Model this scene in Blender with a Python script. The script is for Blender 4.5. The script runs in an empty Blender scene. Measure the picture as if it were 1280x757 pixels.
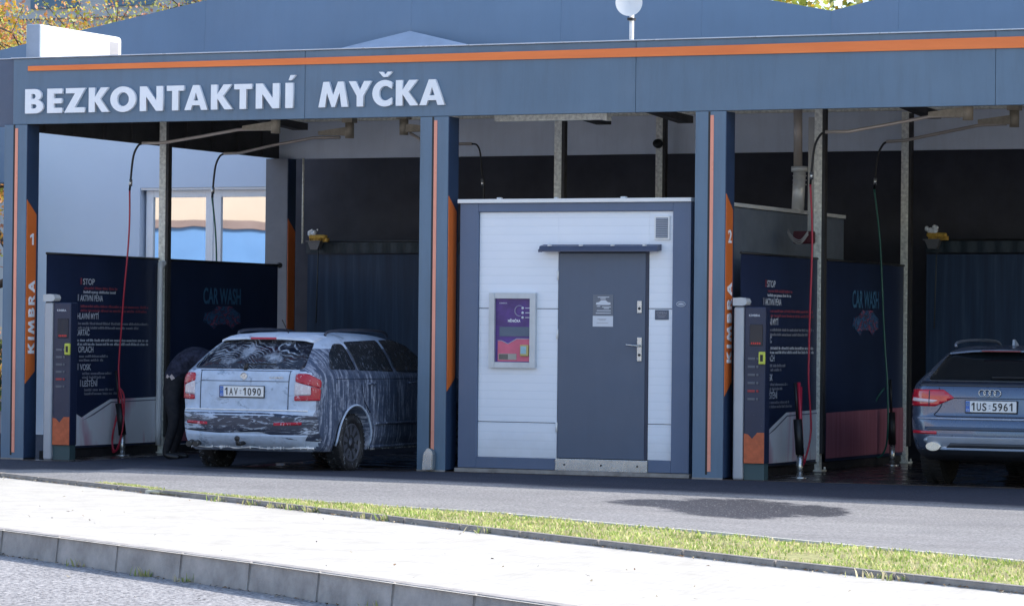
import bpy, bmesh, math, random
from mathutils import Vector, Matrix, noise
random.seed(7)
R = math.radians
SC = bpy.context.scene
COL = SC.collection

# ------------------------------------------------------------------ materials
MATS = {}
def nt_new(name):
    m = bpy.data.materials.new(name); m.use_nodes = True
    nt = m.node_tree; nt.nodes.clear()
    out = nt.nodes.new('ShaderNodeOutputMaterial'); p = nt.nodes.new('ShaderNodeBsdfPrincipled')
    nt.links.new(p.outputs[0], out.inputs[0])
    MATS[name] = m
    return m, nt, p
def N(nt, t, **kw):
    n = nt.nodes.new(t)
    for k, v in kw.items():
        if k in n.inputs.keys(): n.inputs[k].default_value = v
        else: setattr(n, k, v)
    return n
def ramp(nt, src, stops):
    r = nt.nodes.new('ShaderNodeValToRGB'); e = r.color_ramp.elements
    while len(e) < len(stops): e.new(0.5)
    for i, (p, c) in enumerate(stops):
        e[i].position = p; e[i].color = (c if len(c) == 4 else (*c, 1))
    nt.links.new(src, r.inputs[0]); return r
def mixc(nt, fac, a, b, mode='MIX'):
    m = nt.nodes.new('ShaderNodeMix'); m.data_type = 'RGBA'; m.blend_type = mode
    for s, v in ((0, fac), (6, a), (7, b)):
        if hasattr(v, 'links') or isinstance(v, bpy.types.NodeSocket): nt.links.new(v, m.inputs[s])
        elif s == 0: m.inputs[0].default_value = v
        else: m.inputs[s].default_value = (*v[:3], 1)
    return m.outputs[2]
def mathn(nt, op, a, b=None, clamp=False):
    m = nt.nodes.new('ShaderNodeMath'); m.operation = op; m.use_clamp = clamp
    for i, v in enumerate((a, b)):
        if v is None: continue
        if isinstance(v, bpy.types.NodeSocket): nt.links.new(v, m.inputs[i])
        else: m.inputs[i].default_value = v
    return m.outputs[0]
def coords(nt, scale=(1,1,1), rot=(0,0,0)):
    tc = nt.nodes.new('ShaderNodeTexCoord'); mp = nt.nodes.new('ShaderNodeMapping')
    mp.inputs['Scale'].default_value = scale; mp.inputs['Rotation'].default_value = rot
    nt.links.new(tc.outputs['Object'], mp.inputs[0]); return mp.outputs[0]
def noisen(nt, vec, scale, detail=4, rough=.6, dist=0):
    n = nt.nodes.new('ShaderNodeTexNoise'); nt.links.new(vec, n.inputs['Vector'])
    n.inputs['Scale'].default_value = scale; n.inputs['Detail'].default_value = detail
    n.inputs['Roughness'].default_value = rough; n.inputs['Distortion'].default_value = dist
    return n.outputs[0]
def bump(nt, p, h, strength=.3, dist=.01):
    b = nt.nodes.new('ShaderNodeBump'); b.inputs['Strength'].default_value = strength
    b.inputs['Distance'].default_value = dist
    nt.links.new(h, b.inputs['Height']); nt.links.new(b.outputs[0], p.inputs['Normal'])
def M(name, col, rough=.5, metal=0., var=.12, scale=3., bmp=0., bscale=60., stretch=(1,1,1), spec=.5, dirt=0., coat=0.):
    if name in MATS: return MATS[name]
    m, nt, p = nt_new(name)
    v = coords(nt, stretch)
    n = noisen(nt, v, scale, 6, .62)
    lo = tuple(c*(1-var) for c in col); hi = tuple(min(1, c*(1+var)) for c in col)
    r = ramp(nt, n, [(.3, lo), (.7, hi)])
    c = r.outputs[0]
    if dirt:
        n2 = noisen(nt, coords(nt, (6, 6, .7)), 1.6, 5, .7)
        d = ramp(nt, n2, [(.45, (0,0,0)), (.75, (dirt,)*3)])
        c = mixc(nt, d.outputs[0], c, (col[0]*.55+.01, col[1]*.5+.008, col[2]*.45+.004))
    nt.links.new(c, p.inputs['Base Color'])
    rr = ramp(nt, noisen(nt, v, scale*2.3, 3), [(.3, (rough*.85,)*3), (.7, (min(1, rough*1.15),)*3)])
    nt.links.new(rr.outputs[0], p.inputs['Roughness'])
    p.inputs['Metallic'].default_value = metal
    p.inputs['Specular IOR Level'].default_value = spec
    p.inputs['Coat Weight'].default_value = coat
    if bmp: bump(nt, p, noisen(nt, coords(nt), bscale, 4), bmp)
    return m

ANTH = M('anthracite_panel', (.12,.19,.275), .42, 0, .09, .8, .04, 3, dirt=.3)
ANTH_G = M('gable_panel', (.14,.225,.345), .45, 0, .07, .5, .03, 2, dirt=.1)
ANTH_D = M('dark_trim', (.085,.115,.18), .45, 0, .08, 1.5, dirt=.1)
TRIM = M('kiosk_trim', (.105,.145,.235), .45, 0, .05, 1.5, dirt=.1)
DOORM = M('door_paint', (.085,.115,.175), .4, 0, .06, 1.2, .02, 200, dirt=.1)
NAVY = M('navy_side', (.018,.035,.075), .5, 0, .15, 2)
DARK = M('dark_wall', (.045,.046,.062), .75, 0, .25, 1.2, .1, 8, dirt=.3)
BLACK = M('black_plastic', (.012,.012,.014), .45)
RUBBER = M('rubber', (.012,.012,.013), .75, 0, .3, 12)
ORANGE = M('orange_panel', (.68,.16,.035), .4, 0, .05, 2, dirt=.1)
ORSTRIP = M('orange_strip', (1.0,.23,.055), .5, 0, .12, .9, stretch=(1,1,8))
PINKSTRIP = M('salmon_strip', (.88,.34,.24), .3, 0, .1, 1.5)
WHITE = M('white_letter', (.9,.92,.96), .35, 0, .03)
WHITEP = M('white_print', (.62,.65,.72), .5, 0, .03)
WHITEM = M('white_metal', (.8,.8,.8), .35, 0, .04)
REDP = M('rose_print', (.32,.07,.1), .5)
CAP = M('cap_flashing', (.55,.6,.68), .3, .3)
GALV = M('galvanised_steel', (.78,.76,.68), .5, .0, .3, 28, .05, 60)
STEEL = M('stainless_steel', (.55,.55,.54), .25, .85, .1, 6)
PIPE = M('boom_pipe', (.55,.48,.42), .35, .25, .05, 3)
BRONZE = M('boom_bracket', (.42,.36,.27), .5, .1, .25, 12)
LIGHTW = M('pale_render', (.66,.74,.86), .85, 0, .03, .9, .08, 120)
BAND = M('canopy_lining', (.72,.77,.86), .6, 0, .08, 1.3, dirt=.15)
SIDEBM = M('canopy_beam_brown', (.045,.042,.042), .7, 0, .3, 2)
PVC = M('white_window_frame', (.9,.92,.95), .3, 0, .02)
REDH = M('red_hose', (.45,.02,.05), .35)
GREENH = M('green_hose', (.015,.12,.09), .35)
DSCR = M('dark_display', (.015,.012,.02), .2)
YELLOW = M('yellow_plastic', (.55,.6,.08), .4)
BRUSHY = M('brush_bristle', (.55,.33,.06), .8, 0, .3, 30)
FOAMW = M('foam_white', (.8,.82,.85), .8, 0, .1, 20, .3, 40)
CONC = M('grey_concrete', (.29,.265,.245), .85, 0, .25, 9, .3, 70)
KERBM = M('kerb_concrete', (.37,.345,.33), .85, 0, .28, 5, .4, 90)
BARK = M('bark', (.07,.055,.045), .9, 0, .35, 9, .5, 25)
PLATE = M('plate_white', (.72,.74,.76), .35, 0, .02)
PLATEB = M('plate_blue', (.04,.14,.5), .35, 0, .02)
PLATEK = M('plate_black', (.02,.02,.025), .5, 0, .02)
SKIN = M('skin', (.45,.26,.19), .55)

def special():
    # asphalt of the forecourt, with fine aggregate, one damp patch and painted canopy shade
    m, nt, p = nt_new('forecourt_asphalt')
    v = coords(nt)
    fine = noisen(nt, v, 38, 3, .75); mid = noisen(nt, v, 1.1, 6, .65); big = noisen(nt, coords(nt, (.25, 1.2, 1)), .7, 4)
    a = ramp(nt, fine, [(.36, (.18,.178,.18)), (.64, (.47,.455,.45))])
    b = mixc(nt, ramp(nt, mid, [(.3, (.78,.78,.78)), (.7, (1.12,1.12,1.12))]).outputs[0], (0,0,0), a.outputs[0])
    b = mixc(nt, 1.0, a.outputs[0], ramp(nt, mid, [(.3, (.8,.8,.8)), (.7, (1,1,1))]).outputs[0], 'MULTIPLY')
    b = mixc(nt, .5, b, ramp(nt, big, [(.35, (.75,.75,.78)), (.65, (1,1,1))]).outputs[0], 'MULTIPLY')
    # damp patch: distance from its centre, ragged by noise
    sx = nt.nodes.new('ShaderNodeSeparateXYZ'); nt.links.new(v, sx.inputs[0])
    def blob(cx, cy, ang, la, lb):
        dx = mathn(nt, 'SUBTRACT', sx.outputs[0], cx); dy = mathn(nt, 'SUBTRACT', sx.outputs[1], cy)
        ca, sa = math.cos(ang), math.sin(ang)
        u = mathn(nt, 'ADD', mathn(nt, 'MULTIPLY', dx, ca/la), mathn(nt, 'MULTIPLY', dy, sa/la))
        w = mathn(nt, 'ADD', mathn(nt, 'MULTIPLY', dx, -sa/lb), mathn(nt, 'MULTIPLY', dy, ca/lb))
        return mathn(nt, 'SQRT', mathn(nt, 'ADD', mathn(nt, 'MULTIPLY', u, u), mathn(nt, 'MULTIPLY', w, w)))
    d = mathn(nt, 'MINIMUM', blob(10.55, -4.75, R(112), 1.75, .72), blob(9.75, -4.5, R(114), .7, .5))
    d = mathn(nt, 'MINIMUM', d, blob(11.2, -4.6, R(112), 1.0, .35))
    d = mathn(nt, 'ADD', d, mathn(nt, 'MULTIPLY', mathn(nt, 'SUBTRACT', noisen(nt, v, 3.5, 6, .75), .5), .9))
    d = mathn(nt, 'ADD', d, mathn(nt, 'MULTIPLY', mathn(nt, 'SUBTRACT', noisen(nt, v, 12, 3, .6), .5), .5))
    wet = ramp(nt, d, [(.8, (1,1,1)), (1.15, (0,0,0))])
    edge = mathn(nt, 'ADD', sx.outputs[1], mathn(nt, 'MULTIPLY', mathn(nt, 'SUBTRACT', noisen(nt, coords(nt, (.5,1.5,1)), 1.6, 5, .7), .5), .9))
    canopy_shade = ramp(nt, mathn(nt, 'ADD', mathn(nt, 'MULTIPLY', edge, .1), .6), [(.325, (0,0,0)), (.375, (1,1,1))])
    b = mixc(nt, canopy_shade.outputs[0], b, mixc(nt, 1.0, b, (.13,.15,.22), 'MULTIPLY'))  # canopy's shadow strip painted darker and bluer into the asphalt colour
    vg = nt.nodes.new('ShaderNodeTexVoronoi'); nt.links.new(v, vg.inputs['Vector']); vg.inputs['Scale'].default_value = 22
    grit = ramp(nt, vg.outputs['Distance'], [(.10, (.65,.65,.66)), (.22, (.04,.04,.047)), (.5, (.07,.07,.08))])  # pale specks paint wet glints into the damp patch
    c = mixc(nt, wet.outputs[0], b, grit.outputs[0])
    nt.links.new(c, p.inputs['Base Color'])
    rr = ramp(nt, wet.outputs[0], [(0, (.9,)*3), (1, (.5,)*3)]); nt.links.new(rr.outputs[0], p.inputs['Roughness'])
    p.inputs['Specular IOR Level'].default_value = .3
    bump(nt, p, noisen(nt, v, 70, 3, .8), .5, .012)
    # road asphalt
    m, nt, p = nt_new('road_asphalt'); v = coords(nt)
    a = ramp(nt, noisen(nt, v, 34, 3, .75), [(.36, (.13,.13,.14)), (.64, (.62,.60,.60))])
    b = mixc(nt, .8, a.outputs[0], ramp(nt, noisen(nt, v, 1.3, 5), [(.3, (.75,.75,.76)), (.7, (1,1,1))]).outputs[0], 'MULTIPLY')
    nt.links.new(b, p.inputs['Base Color']); p.inputs['Roughness'].default_value = .9; p.inputs['Specular IOR Level'].default_value = .2
    bump(nt, p, noisen(nt, v, 50, 3, .8), .6, .02)
    # pale paving
    m, nt, p = nt_new('pale_paving')
    br = nt.nodes.new('ShaderNodeTexBrick'); nt.links.new(coords(nt, (1,1,1), (0,0,R(36))), br.inputs['Vector'])
    br.inputs['Color1'].default_value = (.63,.60,.55,1); br.inputs['Color2'].default_value = (.57,.545,.50,1)
    br.inputs['Mortar'].default_value = (.36,.34,.30,1); br.inputs['Scale'].default_value = 5; br.inputs['Mortar Size'].default_value = .012
    c = mixc(nt, 1.0, br.outputs[0], ramp(nt, noisen(nt, coords(nt), 2.2, 6, .7), [(.3, (.80,.785,.76)), (.62, (1,1,1))]).outputs[0], 'MULTIPLY')
    nt.links.new(c, p.inputs['Base Color']); p.inputs['Roughness'].default_value = .85
    bump(nt, p, br.outputs['Fac'], -.3, .01)
    # wet bay floor
    m, nt, p = nt_new('wet_bay_floor'); v = coords(nt)
    a = ramp(nt, noisen(nt, v, 1.6, 6, .7), [(.3, (.022,.018,.018)), (.72, (.085,.06,.05))])
    nt.links.new(a.outputs[0], p.inputs['Base Color'])
    rr = ramp(nt, noisen(nt, v, 2.4, 5), [(.4, (.07,)*3), (.62, (.42,)*3)]); nt.links.new(rr.outputs[0], p.inputs['Roughness'])
    bump(nt, p, noisen(nt, v, 14, 4), .12, .01)
    # soil / verge ground
    M('far_ground', (.12,.12,.09), .95, 0, .4, .5)
    M('soil', (.34,.33,.14), .95, 0, .5, 12, .5, 60)
    # banner cloth: dark navy with splashed droplets
    for nm, col in (('banner_navy', (.014,.024,.062)), ('terminal_navy', (.013,.02,.05)), ('column_navy', (.02,.04,.085))):
        m, nt, p = nt_new(nm)
        vo = nt.nodes.new('ShaderNodeTexVoronoi'); nt.links.new(coords(nt), vo.inputs['Vector']); vo.inputs['Scale'].default_value = 26
        sp = ramp(nt, vo.outputs['Distance'], [(.0, (1,1,1)), (.14, (0,0,0))])
        tc = nt.nodes.new('ShaderNodeTexCoord'); s = nt.nodes.new('ShaderNodeSeparateXYZ'); nt.links.new(tc.outputs['Object'], s.inputs[0])
        hz = ramp(nt, s.outputs[2], [(.55, (1,1,1)), (1.0, (0,0,0))])
        if nm == 'column_navy': hz = ramp(nt, mathn(nt, 'ADD', mathn(nt, 'MULTIPLY', s.outputs[2], .4), .1), [(.3, (1,1,1)), (.55, (0,0,0))])
        nz = ramp(nt, noisen(nt, coords(nt), 1.7, 4), [(.42, (0,0,0)), (.62, (1,1,1))])
        f = mathn(nt, 'MULTIPLY', mathn(nt, 'MULTIPLY', sp.outputs[0], hz.outputs[0]), mathn(nt, 'MULTIPLY', nz.outputs[0], .75))
        base = ramp(nt, noisen(nt, coords(nt), 1.2, 3), [(.3, col), (.7, tuple(c*1.5 for c in col))])
        nt.links.new(mixc(nt, f, base.outputs[0], (.4,.43,.5)), p.inputs['Base Color']); p.inputs['Roughness'].default_value = .42
    # white swoosh with rosy stains, and red swoosh
    m, nt, p = nt_new('swoosh_white'); v = coords(nt, (1, 2.2, .7))
    c = ramp(nt, noisen(nt, v, 1.2, 3, .5, .6), [(.5, (.93,.94,.97)), (.64, (.75,.5,.58)), (.8, (.6,.25,.32))])
    nt.links.new(c.outputs[0], p.inputs['Base Color']); p.inputs['Roughness'].default_value = .45
    m, nt, p = nt_new('swoosh_red'); v = coords(nt, (1, 9, .5))
    c = ramp(nt, noisen(nt, v, 1.5, 3), [(.3, (.36,.10,.14)), (.7, (.47,.19,.24))])
    nt.links.new(c.outputs[0], p.inputs['Base Color']); p.inputs['Roughness'].default_value = .45
    # curtain
    m, nt, p = nt_new('strip_curtain'); v = coords(nt, (5, 1, .25))
    c = ramp(nt, noisen(nt, v, 2.2, 5, .65), [(.34, (.014,.03,.07)), (.55, (.02,.046,.10)), (.72, (.045,.08,.14))])
    nt.links.new(c.outputs[0], p.inputs['Base Color']); p.inputs['Roughness'].default_value = .65
    # kiosk cladding: micro ribs in z
    m, nt, p = nt_new('kiosk_cladding'); v = coords(nt)
    w = nt.nodes.new('ShaderNodeTexWave'); w.wave_type = 'BANDS'; w.bands_direction = 'Z'; w.wave_profile = 'SIN'
    w.inputs['Scale'].default_value = 3.6; w.inputs['Distortion'].default_value = 0
    nt.links.new(v, w.inputs['Vector'])
    rib = ramp(nt, w.outputs[0], [(0, (0,0,0)), (.06, (1,1,1))])
    base = ramp(nt, noisen(nt, v, 1.4, 4), [(.3, (.80,.84,.92)), (.7, (.85,.88,.94))])
    c = mixc(nt, 1.0, base.outputs[0], ramp(nt, rib.outputs[0], [(0, (.93,.935,.94)), (1, (1,1,1))]).outputs[0], 'MULTIPLY')
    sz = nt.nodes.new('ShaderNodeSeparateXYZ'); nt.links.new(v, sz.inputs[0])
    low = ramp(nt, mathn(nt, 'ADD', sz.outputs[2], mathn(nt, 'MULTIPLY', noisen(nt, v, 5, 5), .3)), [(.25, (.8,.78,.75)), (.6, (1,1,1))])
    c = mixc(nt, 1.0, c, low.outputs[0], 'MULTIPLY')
    nt.links.new(c, p.inputs['Base Color']); p.inputs['Roughness'].default_value = .4
    bump(nt, p, rib.outputs[0], .2, .003)
    # glass
    m, nt, p = nt_new('mirror_glass')
    p.inputs['Base Color'].default_value = (.62,.68,.74,1); p.inputs['Metallic'].default_value = 1; p.inputs['Roughness'].default_value = .01
    bump(nt, p, noisen(nt, coords(nt), 1.3, 1), .06, .012)
    m, nt, p = nt_new('car_glass')
    p.inputs['Base Color'].default_value = (.008,.01,.012,1); p.inputs['Roughness'].default_value = .04; p.inputs['Coat Weight'].default_value = .3
    # leaves
    for nm, col in (('leaf_yellow', (.62,.42,.05)), ('leaf_gold', (.66,.3,.07)), ('leaf_rose', (.55,.25,.16)), ('leaf_lime', (.45,.5,.09)), ('leaf_green', (.12,.2,.05)), ('leaf_dark', (.05,.09,.04)), ('leaf_pale', (.5,.5,.22)),
                    ('grass_green', (.33,.45,.11)), ('grass_lime', (.56,.58,.24)), ('grass_dry', (.66,.58,.36))):
        m, nt, p = nt_new(nm)
        oi = noisen(nt, coords(nt), 2.5, 2)
        c = ramp(nt, oi, [(.3, tuple(x*.7 for x in col)), (.7, tuple(min(1, x*1.2) for x in col))])
        nt.links.new(c.outputs[0], p.inputs['Base Color']); p.inputs['Roughness'].default_value = .6
        # some light passes through a leaf
        tr = nt.nodes.new('ShaderNodeBsdfTranslucent'); nt.links.new(c.outputs[0], tr.inputs[0])
        mx = nt.nodes.new('ShaderNodeMixShader'); mx.inputs[0].default_value = .4
        nt.links.new(p.outputs[0], mx.inputs[1]); nt.links.new(tr.outputs[0], mx.inputs[2])
        nt.links.new(mx.outputs[0], nt.nodes['Material Output'].inputs[0])
    # peach facade opposite
    M('peach_render', (.55,.43,.33), .9, 0, .06, .4); M('blue_render', (.10,.22,.42), .6, 0, .12, .4); M('ledge_brown', (.22,.15,.13), .8, 0, .2, .6)
    M('beige_render', (.5,.5,.5), .9, 0, .1, .3); M('shutter_blue', (.12,.2,.28), .6)
special()

def foam_mat(name, under, cover, kind, foamc=(.62,.72,.86), rough=.3, metal=.3):
    m, nt, p = nt_new(name)
    if kind == 'drip':        # streams running down the flank
        v = coords(nt, (1, 11, 1.1)); n = noisen(nt, v, 2.6, 9, .72, .5)
        n2 = noisen(nt, coords(nt), 26, 5, .8)
        f = mathn(nt, 'ADD', mathn(nt, 'MULTIPLY', n, .72), mathn(nt, 'MULTIPLY', n2, .28))
    elif kind == 'swirl':     # swept arcs left by the brush
        v0 = coords(nt, (1, .6, 1))
        dn = nt.nodes.new('ShaderNodeTexNoise'); nt.links.new(v0, dn.inputs['Vector']); dn.inputs['Scale'].default_value = 2.1; dn.inputs['Detail'].default_value = 2
        add = nt.nodes.new('ShaderNodeVectorMath'); add.operation = 'MULTIPLY_ADD'
        nt.links.new(dn.outputs['Color'], add.inputs[0]); add.inputs[1].default_value = (.45,.2,.45); nt.links.new(v0, add.inputs[2])
        w = nt.nodes.new('ShaderNodeTexWave'); w.wave_type = 'RINGS'; w.rings_direction = 'Y'; w.inputs['Scale'].default_value = 11
        w.inputs['Distortion'].default_value = 1.5; w.inputs['Detail'].default_value = 3; w.inputs['Detail Scale'].default_value = 2.2
        nt.links.new(add.outputs[0], w.inputs['Vector'])
        lines = mathn(nt, 'ADD', mathn(nt, 'MULTIPLY', w.outputs[0], .62), mathn(nt, 'MULTIPLY', noisen(nt, v0, 22, 4, .7), .3))
        region = ramp(nt, noisen(nt, v0, 2.6, 5, .7), [(.44, (0,0,0)), (.66, (.9,.9,.9))])
        haze = ramp(nt, noisen(nt, coords(nt, (1.3,1,1)), 2.7, 6, .7), [(.5, (0,0,0)), (.72, (.8,.8,.8))])
        lm = ramp(nt, lines, [(.56, (0,0,0)), (.70, (1,1,1))])
        f = mathn(nt, 'MAXIMUM', mathn(nt, 'MULTIPLY', lm.outputs[0], region.outputs[0]), haze.outputs[0])
    elif kind == 'smear':     # wiped sideways
        v0 = coords(nt, (1.2, 1, 6)); f = noisen(nt, v0, 3.2, 9, .72, 1.6)
    elif kind == 'speck':
        v0 = coords(nt, (1, 1, .55)); f = noisen(nt, v0, 24, 8, .8)
    else:                     # nearly closed blanket, wiped low down
        v0 = coords(nt, (1, 1, 1.4)); n = noisen(nt, v0, 5, 7, .65, 1.2); n2 = noisen(nt, v0, 34, 4, .7)
        f = mathn(nt, 'ADD', mathn(nt, 'MULTIPLY', n, .75), mathn(nt, 'MULTIPLY', n2, .25))
    r = ramp(nt, f, [(cover-.035, (0,0,0)), (cover+.05, (1,1,1))] if kind != 'swirl' else [(.1, (0,0,0)), (.85, (.9,.9,.9))])
    fc = ramp(nt, noisen(nt, coords(nt), 9, 5), [(.3, tuple(x*.78 for x in foamc)), (.7, foamc)])
    nt.links.new(mixc(nt, r.outputs[0], under, fc.outputs[0]), p.inputs['Base Color'])
    rr = ramp(nt, r.outputs[0], [(0, (rough,)*3), (1, (.7,)*3)]); nt.links.new(rr.outputs[0], p.inputs['Roughness'])
    mm = ramp(nt, r.outputs[0], [(0, (metal,)*3), (1, (0,)*3)]); nt.links.new(mm.outputs[0], p.inputs['Metallic'])
    bump(nt, p, f, .35, .012)
    return m
F_SIDE = foam_mat('foamed_flank', (.075,.105,.175), .53, 'drip', (.38,.43,.55))
F_REAR = foam_mat('foamed_tailgate', (.24,.31,.42), .40, 'blanket', (.50,.60,.76))
F_BUMP = foam_mat('foamed_bumper', (.03,.04,.07), .56, 'smear', (.5,.58,.72), .4, 0)
F_GLASS = foam_mat('foamed_glass', (.01,.013,.025), .42, 'swirl', (.52,.6,.72), .06, 0)
F_SGLASS = foam_mat('speckled_glass', (.014,.02,.03), .60, 'speck', (.22,.25,.32), .08, 0)
F_TYRE = foam_mat('foamed_tyre', (.014,.015,.018), .6, 'speck', (.45,.5,.58), .6, 0)
F_LAMP = foam_mat('foamed_red_lamp', (.38,.01,.03), .60, 'speck', (.75,.6,.65), .2, 0)
F_LAMPW = foam_mat('foamed_clear_lamp', (.55,.5,.55), .55, 'speck', (.75,.76,.8), .2, 0)

# ------------------------------------------------------------------ mesh helpers
def newbm(): return bmesh.new()
def box(bm, x0, x1, y0, y1, z0, z1, bev=0, seg=2, mi=0):
    r = bmesh.ops.create_cube(bm, size=1)
    for v in r['verts']:
        v.co = Vector(((x0+x1)/2 + v.co.x*(x1-x0), (y0+y1)/2 + v.co.y*(y1-y0), (z0+z1)/2 + v.co.z*(z1-z0)))
    fs = set(f for v in r['verts'] for f in v.link_faces)
    for f in fs: f.material_index = mi
    if bev:
        es = list(set(e for v in r['verts'] for e in v.link_edges))
        bmesh.ops.bevel(bm, geom=es, offset=bev, segments=seg, profile=.5, affect='EDGES')
    return bm
def tube(bm, pts, r, seg=10, caps=True):
    pts = [Vector(p) for p in pts]; rings = []
    rs = r if isinstance(r, (list, tuple)) else [r]*len(pts)
    up = Vector((0,0,1)); prev = None
    for i, p in enumerate(pts):
        d = (pts[min(i+1, len(pts)-1)] - pts[max(i-1, 0)]).normalized()
        if prev is None:
            a = d.cross(up)
            if a.length < .01: a = d.cross(Vector((0,1,0)))
            a.normalize()
        else:
            a = prev - d*prev.dot(d); a.normalize()
        prev = a; b = d.cross(a)
        rings.append([bm.verts.new(p + (a*math.cos(t)+b*math.sin(t))*rs[i]) for t in [2*math.pi*k/seg for k in range(seg)]])
    for i in range(len(rings)-1):
        for k in range(seg):
            f = bm.faces.new((rings[i][k], rings[i][(k+1)%seg], rings[i+1][(k+1)%seg], rings[i+1][k])); f.smooth = True
    if caps:
        bm.faces.new(list(reversed(rings[0]))); bm.faces.new(rings[-1])
    return bm
def smooth_path(pts, n=6):
    pts = [Vector(p) for p in pts]; out = []
    for i in range(len(pts)-1):
        p0 = pts[max(i-1,0)]; p1 = pts[i]; p2 = pts[i+1]; p3 = pts[min(i+2, len(pts)-1)]
        for k in range(n):
            t = k/n
            out.append(.5*((2*p1)+(p2-p0)*t+(2*p0-5*p1+4*p2-p3)*t*t+(3*p1-p0-3*p2+p3)*t**3))
    out.append(pts[-1]); return out
def prism(bm, poly, fn, depth):
    """poly: 2-D outline; fn(a,b,d) -> 3-D point; extruded by depth"""
    a = [bm.verts.new(fn(p[0], p[1], 0)) for p in poly]; b = [bm.verts.new(fn(p[0], p[1], depth)) for p in poly]
    bm.faces.new(a); bm.faces.new(list(reversed(b))); n = len(poly)
    for i in range(n): bm.faces.new((a[i], b[i], b[(i+1)%n], a[(i+1)%n]))
    bmesh.ops.recalc_face_normals(bm, faces=bm.faces); return bm
def lathe(bm, prof, axis='X', seg=32, c=(0,0,0), smooth=True, mi=0):
    rings = []
    for (a, r) in prof:
        ring = []
        for k in range(seg):
            t = 2*math.pi*k/seg
            if axis == 'X': p = (a, r*math.cos(t), r*math.sin(t))
            elif axis == 'Z': p = (r*math.cos(t), r*math.sin(t), a)
            else: p = (r*math.cos(t), a, r*math.sin(t))
            ring.append(bm.verts.new(Vector(c)+Vector(p)))
        rings.append(ring)
    for i in range(len(rings)-1):
        for k in range(seg):
            f = bm.faces.new((rings[i][k], rings[i][(k+1)%seg], rings[i+1][(k+1)%seg], rings[i+1][k])); f.smooth = smooth; f.material_index = mi
    for ring in (rings[0], rings[-1]):
        try: bm.faces.new(ring).material_index = mi
        except ValueError: pass
    bmesh.ops.recalc_face_normals(bm, faces=bm.faces); return bm

def link(name, me, mat, parent=None):
    o = bpy.data.objects.new(name, me); COL.objects.link(o)
    for m in (mat if isinstance(mat, (list, tuple)) else [mat]): me.materials.append(m)
    if parent: o.parent = parent
    return o
def root_loc(p):
    while p.parent: p = p.parent
    return p.location.copy()
def obj(name, bm, mat, parent=None, local=False, label=None, smooth=False):
    """world-space bmesh -> mesh object; shifted into the space of its thing unless local"""
    if parent is not None and not local:
        bmesh.ops.translate(bm, verts=bm.verts, vec=-root_loc(parent))
    me = bpy.data.meshes.new(name); bm.to_mesh(me); bm.free()
    if smooth:
        for f in me.polygons: f.use_smooth = True
    o = link(name, me, mat, parent)
    if label: o['label'] = label
    return o
def tag(o, label=None, cat=None, group=None, kind=None):
    if label: o['label'] = label
    if cat: o['category'] = cat
    if group: o['group'] = group
    if kind: o['kind'] = kind
    return o
def thing(name, label, cat, loc=(0,0,0), rotz=0, group=None):
    o = bpy.data.objects.new(name, None); COL.objects.link(o); o.empty_display_size = .2
    o.location = loc; o.rotation_euler = (0,0,rotz)
    return tag(o, label, cat, group)
def struct(name, bm, mat): return tag(obj(name, bm, mat), kind='structure')
def bx(name, mat, parent, x0, x1, y0, y1, z0, z1, bev=0, local=False, label=None):
    b = newbm(); box(b, x0, x1, y0, y1, z0, z1, bev); return obj(name, b, mat, parent, local, label)

def curve_mesh(cu):
    o = bpy.data.objects.new('tmp', cu); COL.objects.link(o)
    bpy.context.view_layer.update(); dg = bpy.context.evaluated_depsgraph_get()
    me = bpy.data.meshes.new_from_object(o.evaluated_get(dg))
    bpy.data.objects.remove(o); bpy.data.curves.remove(cu); return me
def text(name, s, mat, parent, origin, ax, ay, height, width=None, bold=0., depth=.004, local=False, align='LEFT', label=None):
    """text whose baseline starts at origin, running along ax, up along ay; height = cap height; width fits it exactly"""
    cu = bpy.data.curves.new('t', 'FONT'); cu.body = s; cu.size = 1; cu.offset = bold; cu.extrude = .001; cu.resolution_u = 4
    me = curve_mesh(cu)
    xs = [v.co.x for v in me.vertices]; x0, x1 = min(xs), max(xs)
    capb = .0; caph = .73
    ax = Vector(ax).normalized(); ay = Vector(ay).normalized(); az = ax.cross(ay)
    sy = height/caph; sx = sy if width is None else width/(x1-x0)
    o0 = Vector(origin)
    if parent is not None and not local: o0 = o0 - root_loc(parent)
    if align == 'CENTER': o0 = o0 - ax*(x1-x0)*sx/2
    for v in me.vertices:
        c = v.co.copy(); v.co = o0 + ax*((c.x-x0)*sx) + ay*(c.y*sy) + az*(depth if c.z > 0 else 0)
    o = link(name, me, mat, parent)
    if label: o['label'] = label
    return o
def outline_mesh(loops, ext):
    cu = bpy.data.curves.new('c', 'CURVE'); cu.dimensions = '2D'; cu.fill_mode = 'BOTH'; cu.extrude = ext
    for lp in loops:
        s = cu.splines.new('POLY'); s.points.add(len(lp)-1)
        for i, (x, y) in enumerate(lp): s.points[i].co = (x, y, 0, 1)
        s.use_cyclic_u = True
    return curve_mesh(cu)

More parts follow.
